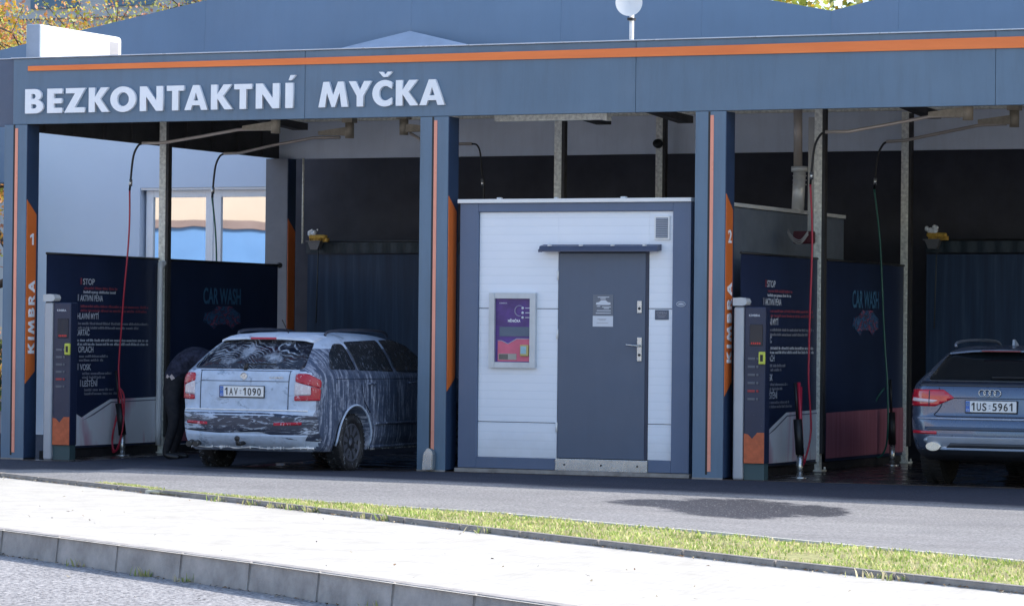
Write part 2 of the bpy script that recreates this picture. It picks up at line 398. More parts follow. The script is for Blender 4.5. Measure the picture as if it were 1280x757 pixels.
# ------------------------------------------------------------------ ground
def sheet(name, pts, z, mat, cuts=0):
    b = newbm(); vs = [b.verts.new((x, y, z)) for x, y in pts]; f = b.faces.new(vs)
    if f.normal.z < 0: f.normal_flip()
    b.normal_update()
    if b.faces[:][0].normal.z < 0: bmesh.ops.reverse_faces(b, faces=b.faces)
    return struct(name, b, mat)
GK = [(-60, 30), (-8, 2.2), (-2, -.9), (2.38, -3.88), (7.115, -7.216), (10.872, -10.1), (13.545, -12.05), (15.586, -13.45), (40, -31), (80, -60)]   # garden kerb line
RK = [(-60, 24), (-8, -3.0), (-2, -6.1), (2.38, -8.5), (7.319, -11.478), (10.523, -13.55), (13.654, -15.75), (15.6, -17.2), (40, -35), (80, -64)]   # road kerb line
sheet('ground', [(-900,-900),(900,-900),(900,900),(-900,900)], -.26, MATS['far_ground'])
# forecourt: a slightly sloping sheet
b = newbm()
GX = [-60,-30,-12,-6,-2,.34,3,6.65,9,12.7,16,20,30,60,90]
def kerb_y(line, x):
    for (x0,y0),(x1,y1) in zip(line, line[1:]):
        if x0 <= x <= x1: return y0+(y1-y0)*(x-x0)/(x1-x0)
    return line[0][1] if x < line[0][0] else line[-1][1]
rows = []
for x in GX:
    ky = kerb_y(GK, x)
    if ky < -3.4: ys = [60, 8, 0, -.8, -1.6, -2.4, -3.0, min(-3.3, ky*.6), min(-3.35, ky*.8), ky]
    else: ys = [60, 45, 40] + [max(8, ky+3)+(ky-max(8, ky+3))*k/6 for k in range(7)]
    tz = max(-.09, min(.05, .018-.0125*(x-6.65))) * (1 if x > 0 else 0) * (1 if ky < -3.4 else 0)
    rows.append([b.verts.new((x, y, tz*max(0, min(1, -y/2.2))*max(0, min(1, (y-ky)/max(.1, min(3, -ky-2.4)))) if -8 < y < 0 else 0.0)) for y in ys])
for i in range(len(rows)-1):
    for k in range(9):
        b.faces.new((rows[i][k], rows[i][k+1], rows[i+1][k+1], rows[i+1][k]))
bmesh.ops.recalc_face_normals(b, faces=b.faces)
if sum(f.normal.z for f in b.faces) < 0: bmesh.ops.reverse_faces(b, faces=b.faces)
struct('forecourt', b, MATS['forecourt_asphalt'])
sheet('pavement', GK + RK[::-1], -.006, MATS['pale_paving'])
sheet('road', RK + [(80,-300), (-200,-300), (-200, 24)], -.185, MATS['road_asphalt'])
# wash-bay floor (dark, wet, with tyre-brown dirt) 4 mm proud of the asphalt
b = newbm(); box(b, .3, 18, 0, 6.3, -.2, .006); box(b, .3, 5.1, -.25, 0, -.2, .0055)
struct('floor', b, MATS['wet_bay_floor'])

def stones(name, line, length, w, z0, z1, mat, bev, x_lo, x_hi, side=0, slant=0):
    b = newbm()
    pts = [Vector((x, y, 0)) for x, y in line]
    path = []
    for p, q in zip(pts, pts[1:]):
        n = max(1, round((q-p).length/length))
        for k in range(n): path.append(p+(q-p)*(k/n))
    path.append(pts[-1])
    for p, q in zip(path, path[1:]):
        if q.x < x_lo or p.x > x_hi: continue
        d = (q-p).normalized(); n = Vector((-d.y, d.x, 0)); g = .006
        a0 = p+d*g; a1 = q-d*g; dz = random.uniform(-.003, .002)
        vs = []
        for base in (a0, a1):
            for off, z in ((side*w, z0), (side*w + slant, z1+dz), (side*w + w, z1+dz), (side*w + w, z0)):
                vs.append(b.verts.new(base + n*off + Vector((0,0,z))))
        for i in range(4): b.faces.new((vs[i], vs[(i+1)%4], vs[4+(i+1)%4], vs[4+i]))
        b.faces.new(vs[:4][::-1]); b.faces.new(vs[4:])
        es = [e for e in b.edges if e.verts[0] in vs and e.verts[1] in vs]
        bmesh.ops.bevel(b, geom=es, offset=bev, segments=2, affect='EDGES')
    bmesh.ops.recalc_face_normals(b, faces=b.faces)
    return struct(name, b, mat)
stones('road_kerb', RK, 1.0, .13, -.25, .0, KERBM, .008, -20, 40, slant=.025)
stones('garden_kerb', GK, 1.0, .07, -.1, .036, CONC, .008, -20, 40)
# verge soil + grass
VT = [(5.3,-6.0),(7.2,-6.75),(9.712,-7.75),(12.581,-9.6),(14.789,-11.0),(18,-13.2),(40,-28.6)]
poly = VT + [(40,-30.95)] + [(x, y+.09) for x, y in GK[7:3:-1]]
sheet('verge', poly, .012, MATS['soil'])
stones('verge_edging', VT, 1.0, .05, -.05, .03, M('pale_edging', (.6,.58,.52), .8, 0, .2, 6), .005, 5.6, 40)
def litter(name, n, label):
    vs, fs, mi = [], [], []
    for i in range(n):
        x = random.uniform(-1, 18); where = random.random()
        if where < .55: y, z = kerb_y(GK, x) - abs(random.gauss(0, .05)) - .01, -.003
        elif where < .85: y, z = kerb_y(RK, x) - abs(random.gauss(0, .06)) - .01, -.182
        elif where < .93: y, z = random.uniform(kerb_y(RK, x)-3, kerb_y(RK, x)), -.182
        else: y, z = random.uniform(kerb_y(RK, x)+.2, kerb_y(GK, x)), -.002
        a = random.uniform(0, 6.28); r = random.uniform(.006, .022); k = len(vs)
        dx, dy = math.cos(a)*r, math.sin(a)*r
        vs += [(x-dx, y-dy, z+.001), (x+dy*.5, y-dx*.5, z+random.uniform(.002,.012)), (x+dx, y+dy, z+random.uniform(.001,.016)), (x-dy*.5, y+dx*.5, z+random.uniform(.002,.012))]
        fs.append((k, k+1, k+2, k+3)); mi.append(random.randrange(3))
    me = bpy.data.meshes.new(name); me.from_pydata(vs, [], fs); me.polygons.foreach_set('material_index', mi)
    tag(link(name, me, [M('dead_leaf', (.22,.13,.06), .9), M('dry_chaff', (.45,.38,.26), .9), M('grit_dark', (.1,.09,.08), .9)]), label, 'leaf litter', kind='stuff')
litter('leaf_litter', 1500, 'dry brown leaf litter and grit lying along both kerbs')
def grass(name, spots, hmin, hmax, label, mats):
    vs, fs, mi = [], [], []
    for (x, y, z) in spots:
        h = random.uniform(hmin, hmax); a = random.uniform(0, 6.28); w = random.uniform(.004, .009)
        lx, ly = random.gauss(0, .35)*h, random.gauss(0, .35)*h
        dx, dy = math.cos(a)*w, math.sin(a)*w; n = len(vs)
        vs += [(x-dx, y-dy, z), (x+dx, y+dy, z), (x+lx*.4+dx*.8, y+ly*.4+dy*.8, z+h*.6), (x+lx*.4-dx*.8, y+ly*.4-dy*.8, z+h*.6), (x+lx, y+ly, z+h)]
        fs += [(n, n+1, n+2, n+3), (n+3, n+2, n+4)]; k = random.choices(range(len(mats)), (4, 4, 3)[:len(mats)])[0]; mi += [k, k]
    me = bpy.data.meshes.new(name); me.from_pydata(vs, [], fs)
    me.polygons.foreach_set('material_index', mi)
    o = link(name, me, [MATS[m] for m in mats]); return tag(o, label, 'grass', kind='stuff')
sp = []
while len(sp) < 26000:
    x = random.uniform(4.2, 19); lo = kerb_y(GK, x)+.08; hi = kerb_y(VT, x) if x > 5.3 else lo+.18
    y = random.uniform(lo-.02, hi+.04)
    if noise.noise(Vector((x*1.3, y*2.2, 0))) + .55 > random.random()*.9: sp.append((x, y, .01))
grass('grass', sp, .008, .036, 'sunlit short grass growing along the pale garden kerb', ['grass_green', 'grass_lime', 'grass_dry'])
sp = []
for i in range(22):
    x = random.uniform(-1, 17); onr = random.random() < .35
    y = (kerb_y(RK, x) - .02) if onr else kerb_y(GK, x) - .02
    z = -.185 if onr else -.006
    for k in range(random.randint(6, 22)): sp.append((x+random.gauss(0, .06), y+random.uniform(-.03, 0.0), z))
grass('weeds', sp, .02, .075, 'dry weeds sprouting from the kerb joints beside pavement and road', ['grass_dry', 'leaf_pale', 'grass_green'])

# ------------------------------------------------------------------ canopy
cn = thing('wash_canopy', 'long anthracite fascia canopy with an orange stripe over the wash bays', 'canopy', (0,0,3.79))
seams = [-.029, 3.713, 7.606, 11.469, 15.33, 19.2, 23.1]  # panels past the right edge of view are unseen, added to hold the shade
for a, c in zip(seams, seams[1:]):
    bx('fascia_panel', ANTH, cn, a+.002, c-.002, 0, .06, 3.795, 4.535, .004)
bx('side_return_panel', ANTH_D, cn, -3.2, -.036, .03, .08, 3.775, 4.535, .004, label='darker fascia return left of the lettering')
b = newbm(); prism(b, [(.176,4.396),(11.756,4.358),(23.0,4.32),(23.0,4.49),(11.756,4.471),(.176,4.45)], lambda a, q, d: Vector((a, -.001-d, q)), .02); obj('orange_stripe', b, ORSTRIP, cn)
b = newbm(); box(b, -.05, 23.1, -.03, .12, 4.538, 4.55, .003); box(b, -3.2, -.052, .02, .12, 4.538, 4.548, .002); obj('cap_flashing', b, CAP, cn)
b = newbm(); box(b, -.03, 23.1, .09, 6.95, 4.30, 4.42); obj('roof', b, M('roof_sheet', (.5,.53,.58), .6), cn)  # unseen rear part extended to the wall to keep sun out of the bays
b = newbm(); box(b, .05, 23.1, 6.2, 6.26, 3.725, 4.54); obj('rear_fascia', b, BAND, cn)
b = newbm(); box(b, .0, .06, .09, 6.19, 3.73, 4.29)
for k in range(9): box(b, .06, .085, .5+k*.65, .56+k*.65, 3.74, 4.28)
obj('side_beam', b, SIDEBM, cn)
b = newbm()
for y in (.3, 3.0, 5.7): box(b, .3, 23, y, y+.08, 4.17, 4.29)
obj('cross_rail', b, GALV, cn)
for x in (2.1, 6.0, 7.0, 9.9, 11.6):
    b = newbm(); prism(b, [(1.2,3.99),(2.9,3.95),(2.9,3.87),(2.75,3.86),(1.2,3.95)], lambda a, c, d: Vector((x+d, a, c)), .12)
    obj('light_housing', b, SIDEBM, cn)
b = newbm(); box(b, 5.7, 7.0, .62, .72, 3.77, 3.84, .008); box(b, 6.98, 7.03, .6, .74, 3.76, 3.86); obj('cable_tray', b, GALV, cn)

# sign lettering: outlines built by hand (bold geometric capitals)
def arc(cx, cy, rx, ry, a0, a1, n=18): return [(cx+rx*math.cos(R(a0+(a1-a0)*i/n)), cy+ry*math.sin(R(a0+(a1-a0)*i/n))) for i in range(n+1)]
def glyph(ch):
    s = .26
    if ch == 'B': return .72, [[(0,0),(.40,0)]+arc(.42,.28,.30,.28,-85,75,12)+[(.56,.56)]+arc(.38,.76,.27,.24,-35,88,10)+[(.36,1),(0,1)], [(.25,.2)]+arc(.36,.29,.10,.09,-90,90,8)+[(.25,.38)], [(.25,.6)]+arc(.34,.7,.08,.1,-90,90,8)+[(.25,.8)]]
    if ch == 'E': return .57, [[(0,0),(.57,0),(.57,.21),(.25,.21),(.25,.39),(.55,.39),(.55,.6),(.25,.6),(.25,.79),(.57,.79),(.57,1),(0,1)]]
    if ch == 'Z': return .82, [[(0,0),(.80,0),(.80,.21),(.40,.21),(.82,1),(.06,1),(.06,.79),(.42,.79)]]
    if ch == 'K': return .84, [[(0,0),(.25,0),(.25,.44),(.53,0),(.84,0),(.46,.54),(.8,1),(.49,1),(.25,.62),(.25,1),(0,1)]]
    if ch == 'O': return 1.0, [arc(.5,.5,.51,.52,0,350,30), arc(.5,.5,.24,.28,0,350,30)]
    if ch == 'C': return .78, [arc(.5,.5,.5,.52,55,305,26)+[(.78,.33)]+arc(.52,.5,.25,.285,305,55,20)+[(.78,.67)]]
    if ch == 'N': return .9, [[(0,0),(.25,0),(.25,.58),(.64,0),(.9,0),(.9,1),(.65,1),(.65,.42),(.26,1),(0,1)]]
    if ch == 'T': return .68, [[(.215,0),(.465,0),(.465,.79),(.68,.79),(.68,1),(0,1),(0,.79),(.215,.79)]]
    if ch == 'A': return .98, [[(0,0),(.27,0),(.33,.19),(.65,.19),(.71,0),(.98,0),(.62,1),(.36,1)], [(.39,.38),(.59,.38),(.49,.70)]]
    if ch == 'I': return .25, [[(0,0),(.25,0),(.25,1),(0,1)]]
    if ch == 'M': return 1.12, [[(0,0),(.25,0),(.32,.56),(.50,0),(.62,0),(.80,.56),(.87,0),(1.12,0),(.94,1),(.73,1),(.56,.48),(.39,1),(.18,1)]]
    if ch == 'Y': return .88, [[(.315,0),(.565,0),(.565,.42),(.88,1),(.6,1),(.44,.66),(.28,1),(0,1),(.315,.42)]]
    if ch == 'R': return .75, [[(0,0),(.25,0),(.25,.38),(.3,.38),(.48,0),(.78,0),(.52,.44)]+arc(.38,.7,.3,.3,-45,88,12)+[(.36,1),(0,1)], [(.25,.56)]+arc(.36,.68,.1,.12,-90,90,8)+[(.25,.8)]]
    if ch == 'ˇ': return .5, [[(.17,0),(.33,0),(.5,.2),(.34,.2),(.25,.09),(.16,.2),(0,.2)]]
    if ch == '´': return .26, [[(0,0),(.12,0),(.28,.2),(.08,.2)]]
def letter(name, ch, x0, x1, z0, h, parent, mat, y=0., d=.04, plane='front', lbl=None):
    w, loops = glyph(ch); me = outline_mesh(loops, .5); off = root_loc(parent)
    for v in me.vertices:
        c = v.co
        if plane == 'front': p = Vector((x0+(x1-x0)*c.x/w, y-.002 if c.z < 0 else y-d, z0+h*c.y))
        v.co = p-off
    o = link(name, me, mat, parent)
    if lbl: o['label'] = lbl
    return o
sg = thing('fascia_sign', 'raised white capitals reading BEZKONTAKTNÍ MYČKA on the dark fascia', 'sign', (2.7,0,3.91))
LET = [('B',.159,.391),('E',.452,.643),('Z',.677,.946),('K',.998,1.26),('O',1.281,1.598),('N',1.66,1.949),('T',2.006,2.216),('A',2.231,2.517),('K',2.567,2.833),('T',2.858,3.072),('N',3.129,3.414),('I',3.496,3.582),('M',3.904,4.259),('Y',4.271,4.539),('C',4.558,4.786),('K',4.841,5.105),('A',5.124,5.415)]
for c, a, e in LET: letter('letter', c, a-.003, e+.003, 3.912, .275, sg, WHITE)
letter('letter', '´', 3.53, 3.61, 4.215, .28, sg, WHITE); letter('letter', 'ˇ', 4.63, 4.79, 4.225, .28, sg, WHITE)

# columns
def side_text(s, parent, x, y, z, ay_dir, h, w, mat, name, bold=.0):   # vertical text on a +X facing side
    return text(name, s, mat, parent, (x, y, z), (0,0,1), (0,-1,0), h, w, bold, .003)
def column(x0, num, lbl, y0=0., w=.335, d=.25, front=True):
    c = thing('canopy_column', lbl, 'column', (x0+w/2, y0+d/2, 0), group='anthracite columns carrying the canopy')
    bx('shaft', ANTH if front else M('rear_column_grey', (.17,.18,.21), .5), c, x0, x0+w, y0, y0+d, 0, 3.79 if front else 3.72, .004)
    bx('side_cladding', MATS['column_navy'], c, x0+w+.001, x0+w+.007, y0+.003, y0+d, 0.02, 3.788 if front else 3.72)
    if front:
        xs = x0+(.17 if w > .31 else .15)
        b = newbm(); box(b, xs-.026, xs-.004, y0-.003, y0-.001, .05, 3.788); obj('groove', b, BLACK, c)
        b = newbm(); box(b, xs-.003, xs+.035, y0-.006, y0-.001, .08, 3.75, .002); obj('front_stripe', b, PINKSTRIP, c)
        b = newbm(); box(b, x0, x0+w, y0-.004, y0+d, 0, .018); obj('base_plate', b, CONC, c)
    X = x0+w+.009
    b = newbm(); pl = [(y0+.004,2.94),(y0+.20,2.78),(y0+.20,1.0),(y0+.004,.86)]
    prism(b, pl, lambda a, z, dd: Vector((X-.001+dd, a, z)), .006); obj('orange_panel', b, ORANGE, c)
    if num:
        w_ = 0; z = 1.2
        hgt = .125
        ws = [glyph(ch)[0] for ch in 'KIMBRA']; tot = sum(ws)+.22*5; sc = .83/tot
        for i, ch in enumerate('KIMBRA'):
            gw, loops = glyph(ch); me = outline_mesh(loops, .5); off = root_loc(c)
            for v in me.vertices:
                q = v.co; v.co = Vector((X+.006+(.004 if q.z > 0 else 0), y0+.175-q.y*hgt, z+q.x*sc))-off
            link('brand_letter', me, WHITE, c); z += (gw+.22)*sc
        if num == '1':
            b = newbm(); prism(b, [(.11,2.43),(.14,2.43),(.14,2.56),(.115,2.56),(.07,2.535),(.07,2.51),(.11,2.525)], lambda a, q, d: Vector((X+.007+d, y0+a, q)), .004); obj('bay_number', b, WHITE, c)
        else: text('bay_number', num, WHITE, c, (X+.007, y0+.06, 2.44), (0,1,0), (0,0,1), .135, .095, .02, .004)
    return c
column(-.14, '1', 'leftmost front column, orange side panel numbered 1 beside the navy wash chart', w=.30)
column(5.115, None, 'middle front column between the foamed estate car and the grey kiosk')
column(8.277, '2', 'front column right of the kiosk, orange side panel numbered 2')
column(-.03, None, 'rear column with orange side panel behind the foam-covered car', 6.0, .32, .22, front=False)
column(13.85, None, 'front column beyond the right edge of the picture')

# galvanised posts
PG = 'galvanised steel posts inside the wash bays'
def gpost(x, y, lbl, z1=4.16, r=.046, base=True):
    p = thing('steel_post', lbl, 'post', (x, y, 0), group=PG)
    b = newbm(); box(b, x-r, x+r, y-r, y+r, 0.01, z1, .006); obj('shaft', b, GALV, p)
    b = newbm(); box(b, x-r*1.9, x+r*1.9, y-r*1.9, y+r*1.9, 0.006, .02)
    for sx in (-1, 1):
        for sy in (-1, 1): lathe(b, [(.02,.012),(.05,.012)], 'Z', 8, (x+sx*r*1.5, y+sy*r*1.5, 0))
    obj('foot_plate', b, GALV, p)
    b = newbm(); box(b, x+r, x+r+.035, y-r*.9, y+r*.9, .2, z1-.02); obj('channel', b, SIDEBM, p)
gpost(.30, 2.84, 'galvanised post splitting the left navy chart banner from the black one')
gpost(5.435, 3.0, 'galvanised post rising above the kiosk roof, left of two')
gpost(5.5, 5.95, 'galvanised post above the kiosk roof, right of two, with a round black sensor')
gpost(8.685, 2.72, 'galvanised post with a red hose hanging down its face')
gpost(8.69, 5.82, 'galvanised post at the rear corner between dark banner and strip curtain')
gpost(14.2, 3.0, 'galvanised post beyond the right edge of the picture')
s = newbm(); lathe(s, [(-.04,.0),(-.04,.05),(.02,.06),(.02,0)], 'Y', 20, (5.5, 5.86, 3.83)); tag(obj('round_sensor', s, BLACK), 'round black sensor fixed high on the post above the kiosk', 'sensor')

# ------------------------------------------------------------------ buildings behind
rb = thing('rear_building', 'large slate blue folded gable building rising behind the canopy', 'building', (6, 9, 0))
b = newbm(); box(b, -.3, 30, 6.97, 7.1, 0, 4.6); obj('lower_wall', b, DARK, rb)
top = [(-9,4.9),(-6.08,5.541),(-4.726,5.782),(-2.688,6.155),(.672,6.85),(2.824,6.58),(4.854,6.07),(6.578,5.734),(7.544,5.915),(9.4,6.3),(12,6.9),(16,6.2),(22,5.4),(30,4.9)]
yo = {-9:9.15,-6.08:9.05,-4.726:9.02,-2.688:9.06,.672:8.85,2.824:9.02,4.854:9.0,6.578:9.2,7.544:9.05,9.4:9.1,12:8.9,16:9.1,22:9,30:9}
for (xa, za), (xb, zb) in zip(top, top[1:]):
    b = newbm(); ya, yb = yo[xa], yo[xb]
    dx = .0
    if xa in (-2.688,): pass
    vs = [(xa+.001, ya-.12, 3.6), (xb-.001, yb-.12, 3.6), (xb-.001, yb, zb), (xa+.001, ya, za), (xa+.001, ya+.25, 3.6), (xb-.001, yb+.25, 3.6), (xb-.001, yb+.25, zb), (xa+.001, ya+.25, za)]
    V = [b.verts.new(v) for v in vs]
    for q in ((0,1,2,3),(4,7,6,5),(3,2,6,7),(0,3,7,4),(1,5,6,2)): b.faces.new([V[i] for i in q])
    bmesh.ops.recalc_face_normals(b, faces=b.faces)
    obj('gable_panel', b, ANTH_G, rb)
b = newbm(); V = [b.verts.new(v) for v in ((-.9,8.3,5.2),(2.4,8.3,5.2),(.674,8.76,5.60))]; b.faces.new(V)
V2 = [b.verts.new(v) for v in ((-.9,8.3,4.7),(2.4,8.3,4.7))]; b.faces.new((V2[0],V2[1],V[1],V[0])); obj('roof_light_facet', b, M('pale_roof', (.36,.44,.56), .5), rb, label='pale triangular roof facet')
ob = thing('office_building', 'pale blue rendered wall with white double window seen above the left banner', 'building', (-3, 8, 0))
b = newbm()
wx0, wx1, wz0, wz1 = -3.104, -.80, 1.2, 3.457
for (xa, xb, za, zb) in ((-5.0, wx0, 0, 5.0), (wx0, wx1, wz1, 5.0), (wx0, wx1, 0, wz0), (wx1, -.6, 0, 5.0)): box(b, xa, xb, 8, 8.3, za, zb)
obj('wall', b, LIGHTW, ob)
bx('reveal_back', ANTH_D, ob, wx0, wx1, 8.18, 8.3-.001, wz0, wz1)
for k, (xa, xb) in enumerate(((-3.06, -1.995), (-1.985, -.82))):
    w = newbm(); t = .115; y0, y1 = 8.1, 8.17
    box(w, xa, xa+t, y0, y1, wz0+.02, wz1-.02, .006); box(w, xb-t, xb, y0, y1, wz0+.02, wz1-.02, .006)
    box(w, xa+t, xb-t, y0, y1, wz1-.13, wz1-.02, .006); box(w, xa+t, xb-t, y0, y1, wz0+.02, wz0+.12, .006)
    fr = obj('window', w, PVC, ob)
    g = newbm(); box(g, xa+t-.01, xb-t+.01, 8.13, 8.14, wz0+.1, wz1-.12); obj('pane', g, MATS['mirror_glass'], fr)
b = newbm(); box(b, -3.104, -.9, 8.02, 8.1, wz1-.03, wz1-.002); obj('lintel_profile', b, PVC, ob)

# opposite the forecourt, behind the camera: what the window mirrors
op = thing('apartment_block', 'peach apartment block with a blue ground floor across the road, seen mirrored in the window', 'building', (-36,-42,0), R(-38))
b = newbm(); box(b, -30, 30, -10, 0, 5.05, 17); obj('upper_wall', b, MATS['peach_render'], op, True)
b = newbm(); box(b, -30, 30, -10, .15, 0, 4.8); obj('ground_floor_wall', b, MATS['blue_render'], op, True)
b = newbm(); box(b, -30, 30, -10, .3, 4.805, 5.045); obj('ledge', b, MATS['ledge_brown'], op, True)
for k in range(10):
    b = newbm(); box(b, -27+k*6, -25.4+k*6, .005, .05, 8.2, 10.2); f = obj('window', b, PVC, op, True)
    b = newbm(); box(b, -26.9+k*6, -25.5+k*6, .052, .06, 8.3, 10.1); obj('pane', b, MATS['car_glass'], f, True)
# beige block far behind
fb = thing('tower_block', 'grey beige block far behind the trees at top left', 'building', (-34, 52, 0))
b = newbm(); box(b, -50, -20, 52, 64, 0, 19); obj('wall', b, MATS['beige_render'], fb)
b = newbm(); box(b, -50.1, -19.9, 51.85, 51.99, 10.65, 10.8); box(b, -31.35, -31.2, 51.9, 51.99, 0, 10.6); obj('ledge', b, MATS['beige_render'], fb)
for k in range(4):
    b = newbm(); box(b, -33+k*2.6, -31.4+k*2.6, 51.9, 51.99, 10.95, 12.4); obj('window', b, MATS['shutter_blue'], fb)

# ------------------------------------------------------------------ roof items
ac = thing('rooftop_unit', 'long white rounded unit standing on the canopy roof above the first letters', 'ventilation unit', (.1, 1, 4.54))
b = newbm(); box(b, -.0, .17, .27, 2.05, 4.43, 4.955, .05, 4); obj('casing', b, M('casing_white', (.86,.86,.84), .35, 0, .02), ac, smooth=False)
b = newbm(); box(b, -.012, .182, .22, .262, 4.43, 4.95, .02, 3); box(b, .02,.15,.262,.275,4.45,4.93); obj('end_cap', b, M('casing_grey', (.3,.36,.45), .5), ac)
b = newbm(); box(b, .168, .174, 1.75, 1.95, 4.72, 4.88)
obj('louvre', b, M('louvre_grey', (.25,.25,.27), .5), ac)
b = newbm(); box(b, .168, .176, 1.68, 1.72, 4.6, 4.66); obj('badge', b, M('louvre_grey', (.25,.25,.27), .5), ac)
ds = thing('antenna_dish', 'small round white antenna on a short mast above the fascia', 'antenna', (7.43,.3,4.55))
b = newbm(); tube(b, [(7.43,.3,4.55),(7.43,.3,4.86)], .024, 14); lathe(b, [(4.55,.06),(4.565,.06),(4.57,.03)], 'Z', 16, (7.43,.3,0)); obj('mast', b, WHITEM, ds)
b = newbm()
lathe(b, [(.02,.0),(.0,.08),(-.035,.135),(-.04,.142),(-.03,.142),(.012,.08),(.03,0)], 'Y', 36, (0,0,0))
bmesh.ops.rotate(b, verts=b.verts, cent=(0,0,0), matrix=Matrix.Rotation(R(24), 3, 'Z')); bmesh.ops.translate(b, verts=b.verts, vec=(7.415,.25,4.965)); obj('reflector', b, WHITEM, ds)
b = newbm(); box(b, 7.4, 7.46, .25, .34, 4.78, 4.81); obj('clamp', b, BLACK, ds)

# ------------------------------------------------------------------ banners
def wordbar(b, X, y0, y1, z, h, rng):
    y = y0
    while y < y1:
        w = rng.uniform(.05, .17); e = min(y+w, y1); yy = y
        while yy < e-.006:
            k = rng.choice((.010,.014,.018)); hh = h*rng.choice((.7,.75,1.0))
            V = [bm_v(b, X, yy, z), bm_v(b, X, yy+k, z), bm_v(b, X, yy+k, z+hh), bm_v(b, X, yy, z+hh)]; b.faces.new(V); yy += k+.006
        y = e+.02
def bm_v(b, *p): return b.verts.new(p)
heads = [('STOP', 1.05, 2.0, 'w', [(1.07,1.82,1.945,'r'),(1.06,1.78,1.90,'w')]),
         ('AKTIVNÍ PĚNA', .99, 1.81, 'w', [(1.0,2.52,1.735,'r'),(1.0,2.52,1.685,'r')]),
         ('HLAVNÍ MYTÍ', .93, 1.60, 'w', [(.95,2.53,1.535,'d'),(.95,2.32,1.485,'d')]),
         ('KARTÁČ', .90, 1.41, 'w', [(.9,2.53,1.34,'w'),(.9,2.53,1.295,'w')]),
         ('OPLACH', .96, 1.215, 'w', [(.98,1.62,1.155,'d'),(.98,1.5,1.11,'d')]),
         ('VOSK', 1.0, 1.01, 'w', [(1.05,1.7,.955,'d'),(1.05,1.55,.91,'d')]),
         ('LEŠTĚNÍ', 1.06, .82, 'w', [(1.1,1.75,.765,'d'),(1.1,1.85,.72,'d')])]
hw = {'STOP':.25,'AKTIVNÍ PĚNA':.50,'HLAVNÍ MYTÍ':.47,'KARTÁČ':.3,'OPLACH':.33,'VOSK':.24,'LEŠTĚNÍ':.33}
DIMP = M('dim_print', (.3,.31,.36), .5, 0, .03)
def cloth(name, X, y0, y1, z0, z1, parent, mat, seed):
    b = newbm(); n = 40; m_ = 12; g = []
    for i in range(n+1):
        row = []
        for j in range(m_+1):
            y = y0+(y1-y0)*i/n; z = z0+(z1-z0)*j/m_
            edge = math.sin(math.pi*i/n)
            row.append(b.verts.new((X + .006*noise.noise(Vector((y*1.7+seed, z*1.1, seed)))*edge, y, z - .006*edge*(1 if j == m_ else 0))))
        g.append(row)
    for i in range(n):
        for j in range(m_): f = b.faces.new((g[i][j], g[i+1][j], g[i+1][j+1], g[i][j+1])); f.smooth = True
    return obj(name, b, mat, parent)
def chart_banner(X, lbl, seed):
    rng = random.Random(seed)
    t = thing('chart_banner', lbl, 'banner', (X, 1.5, .1), group='washing programme chart banners')
    cloth('cloth', X, .27, 2.78, .10, 2.335, t, MATS['banner_navy'], seed)
    for zr in (2.34, .1): b = newbm(); tube(b, [(X, .27, zr), (X, 2.78, zr)], .014, 8); obj('rail', b, BLACK, t)
    Xp = X+.009
    for (s, y, z, c, lines) in heads:
        text('heading', s, WHITEP, t, (Xp, y, z), (0,1,0), (0,0,1), .072, hw[s], .01, .001)
        bb = newbm(); prism(bb, [(y-.055,z),(y-.03,z),(y-.03,z+.075),(y-.055,z+.075)], lambda a, q, d: Vector((Xp+d, a, q)), .001); obj('programme_icon', bb, REDP if s in ('STOP',) else DIMP, t)
        for (a, e, zz, cc) in lines:
            bb = newbm(); wordbar(bb, Xp+.001, a, e, zz, .03, rng); obj('small_print', bb, {'w':WHITEP,'r':REDP,'d':DIMP}[cc], t)
    b = newbm(); prism(b, [(.80,.55),(1.05,.46),(1.25,.53),(1.68,.665),(2.77,.68),(2.77,.135),(.80,.135)], lambda a, q, d: Vector((X+.008+d, a, q)), .001); obj('white_swoosh', b, MATS['swoosh_white'], t)
    b = newbm(); prism(b, [(1.05,.42),(1.3,.50),(1.70,.635),(2.77,.65),(2.77,.64),(1.71,.622),(1.32,.487)], lambda a, q, d: Vector((X+.0105+d, a, q)), .001); obj('seam_line', b, M('seam_grey', (.2,.2,.26), .6), t)
    return t
chart_banner(.27, 'navy wash programme chart banner beside the column numbered 1', 3)
chart_banner(8.69, 'navy wash programme chart banner beside the column numbered 2', 8)
def art_mat():
    m, nt, p = nt_new('faded_art')
    v = coords(nt, (1, 1.3, 2.6)); w = noisen(nt, v, 3.4, 5, .7, 2.5)
    c = ramp(nt, w, [(.36, (.012,.018,.042)), (.44, (.07,.2,.42)), (.53, (.02,.03,.06)), (.58, (.45,.08,.14)), (.68, (.08,.24,.45))])
    nt.links.new(c.outputs[0], p.inputs['Base Color']); p.inputs['Roughness'].default_value = .45
art_mat()
FBLUE = M('faded_blue_print', (.07,.2,.36), .5)
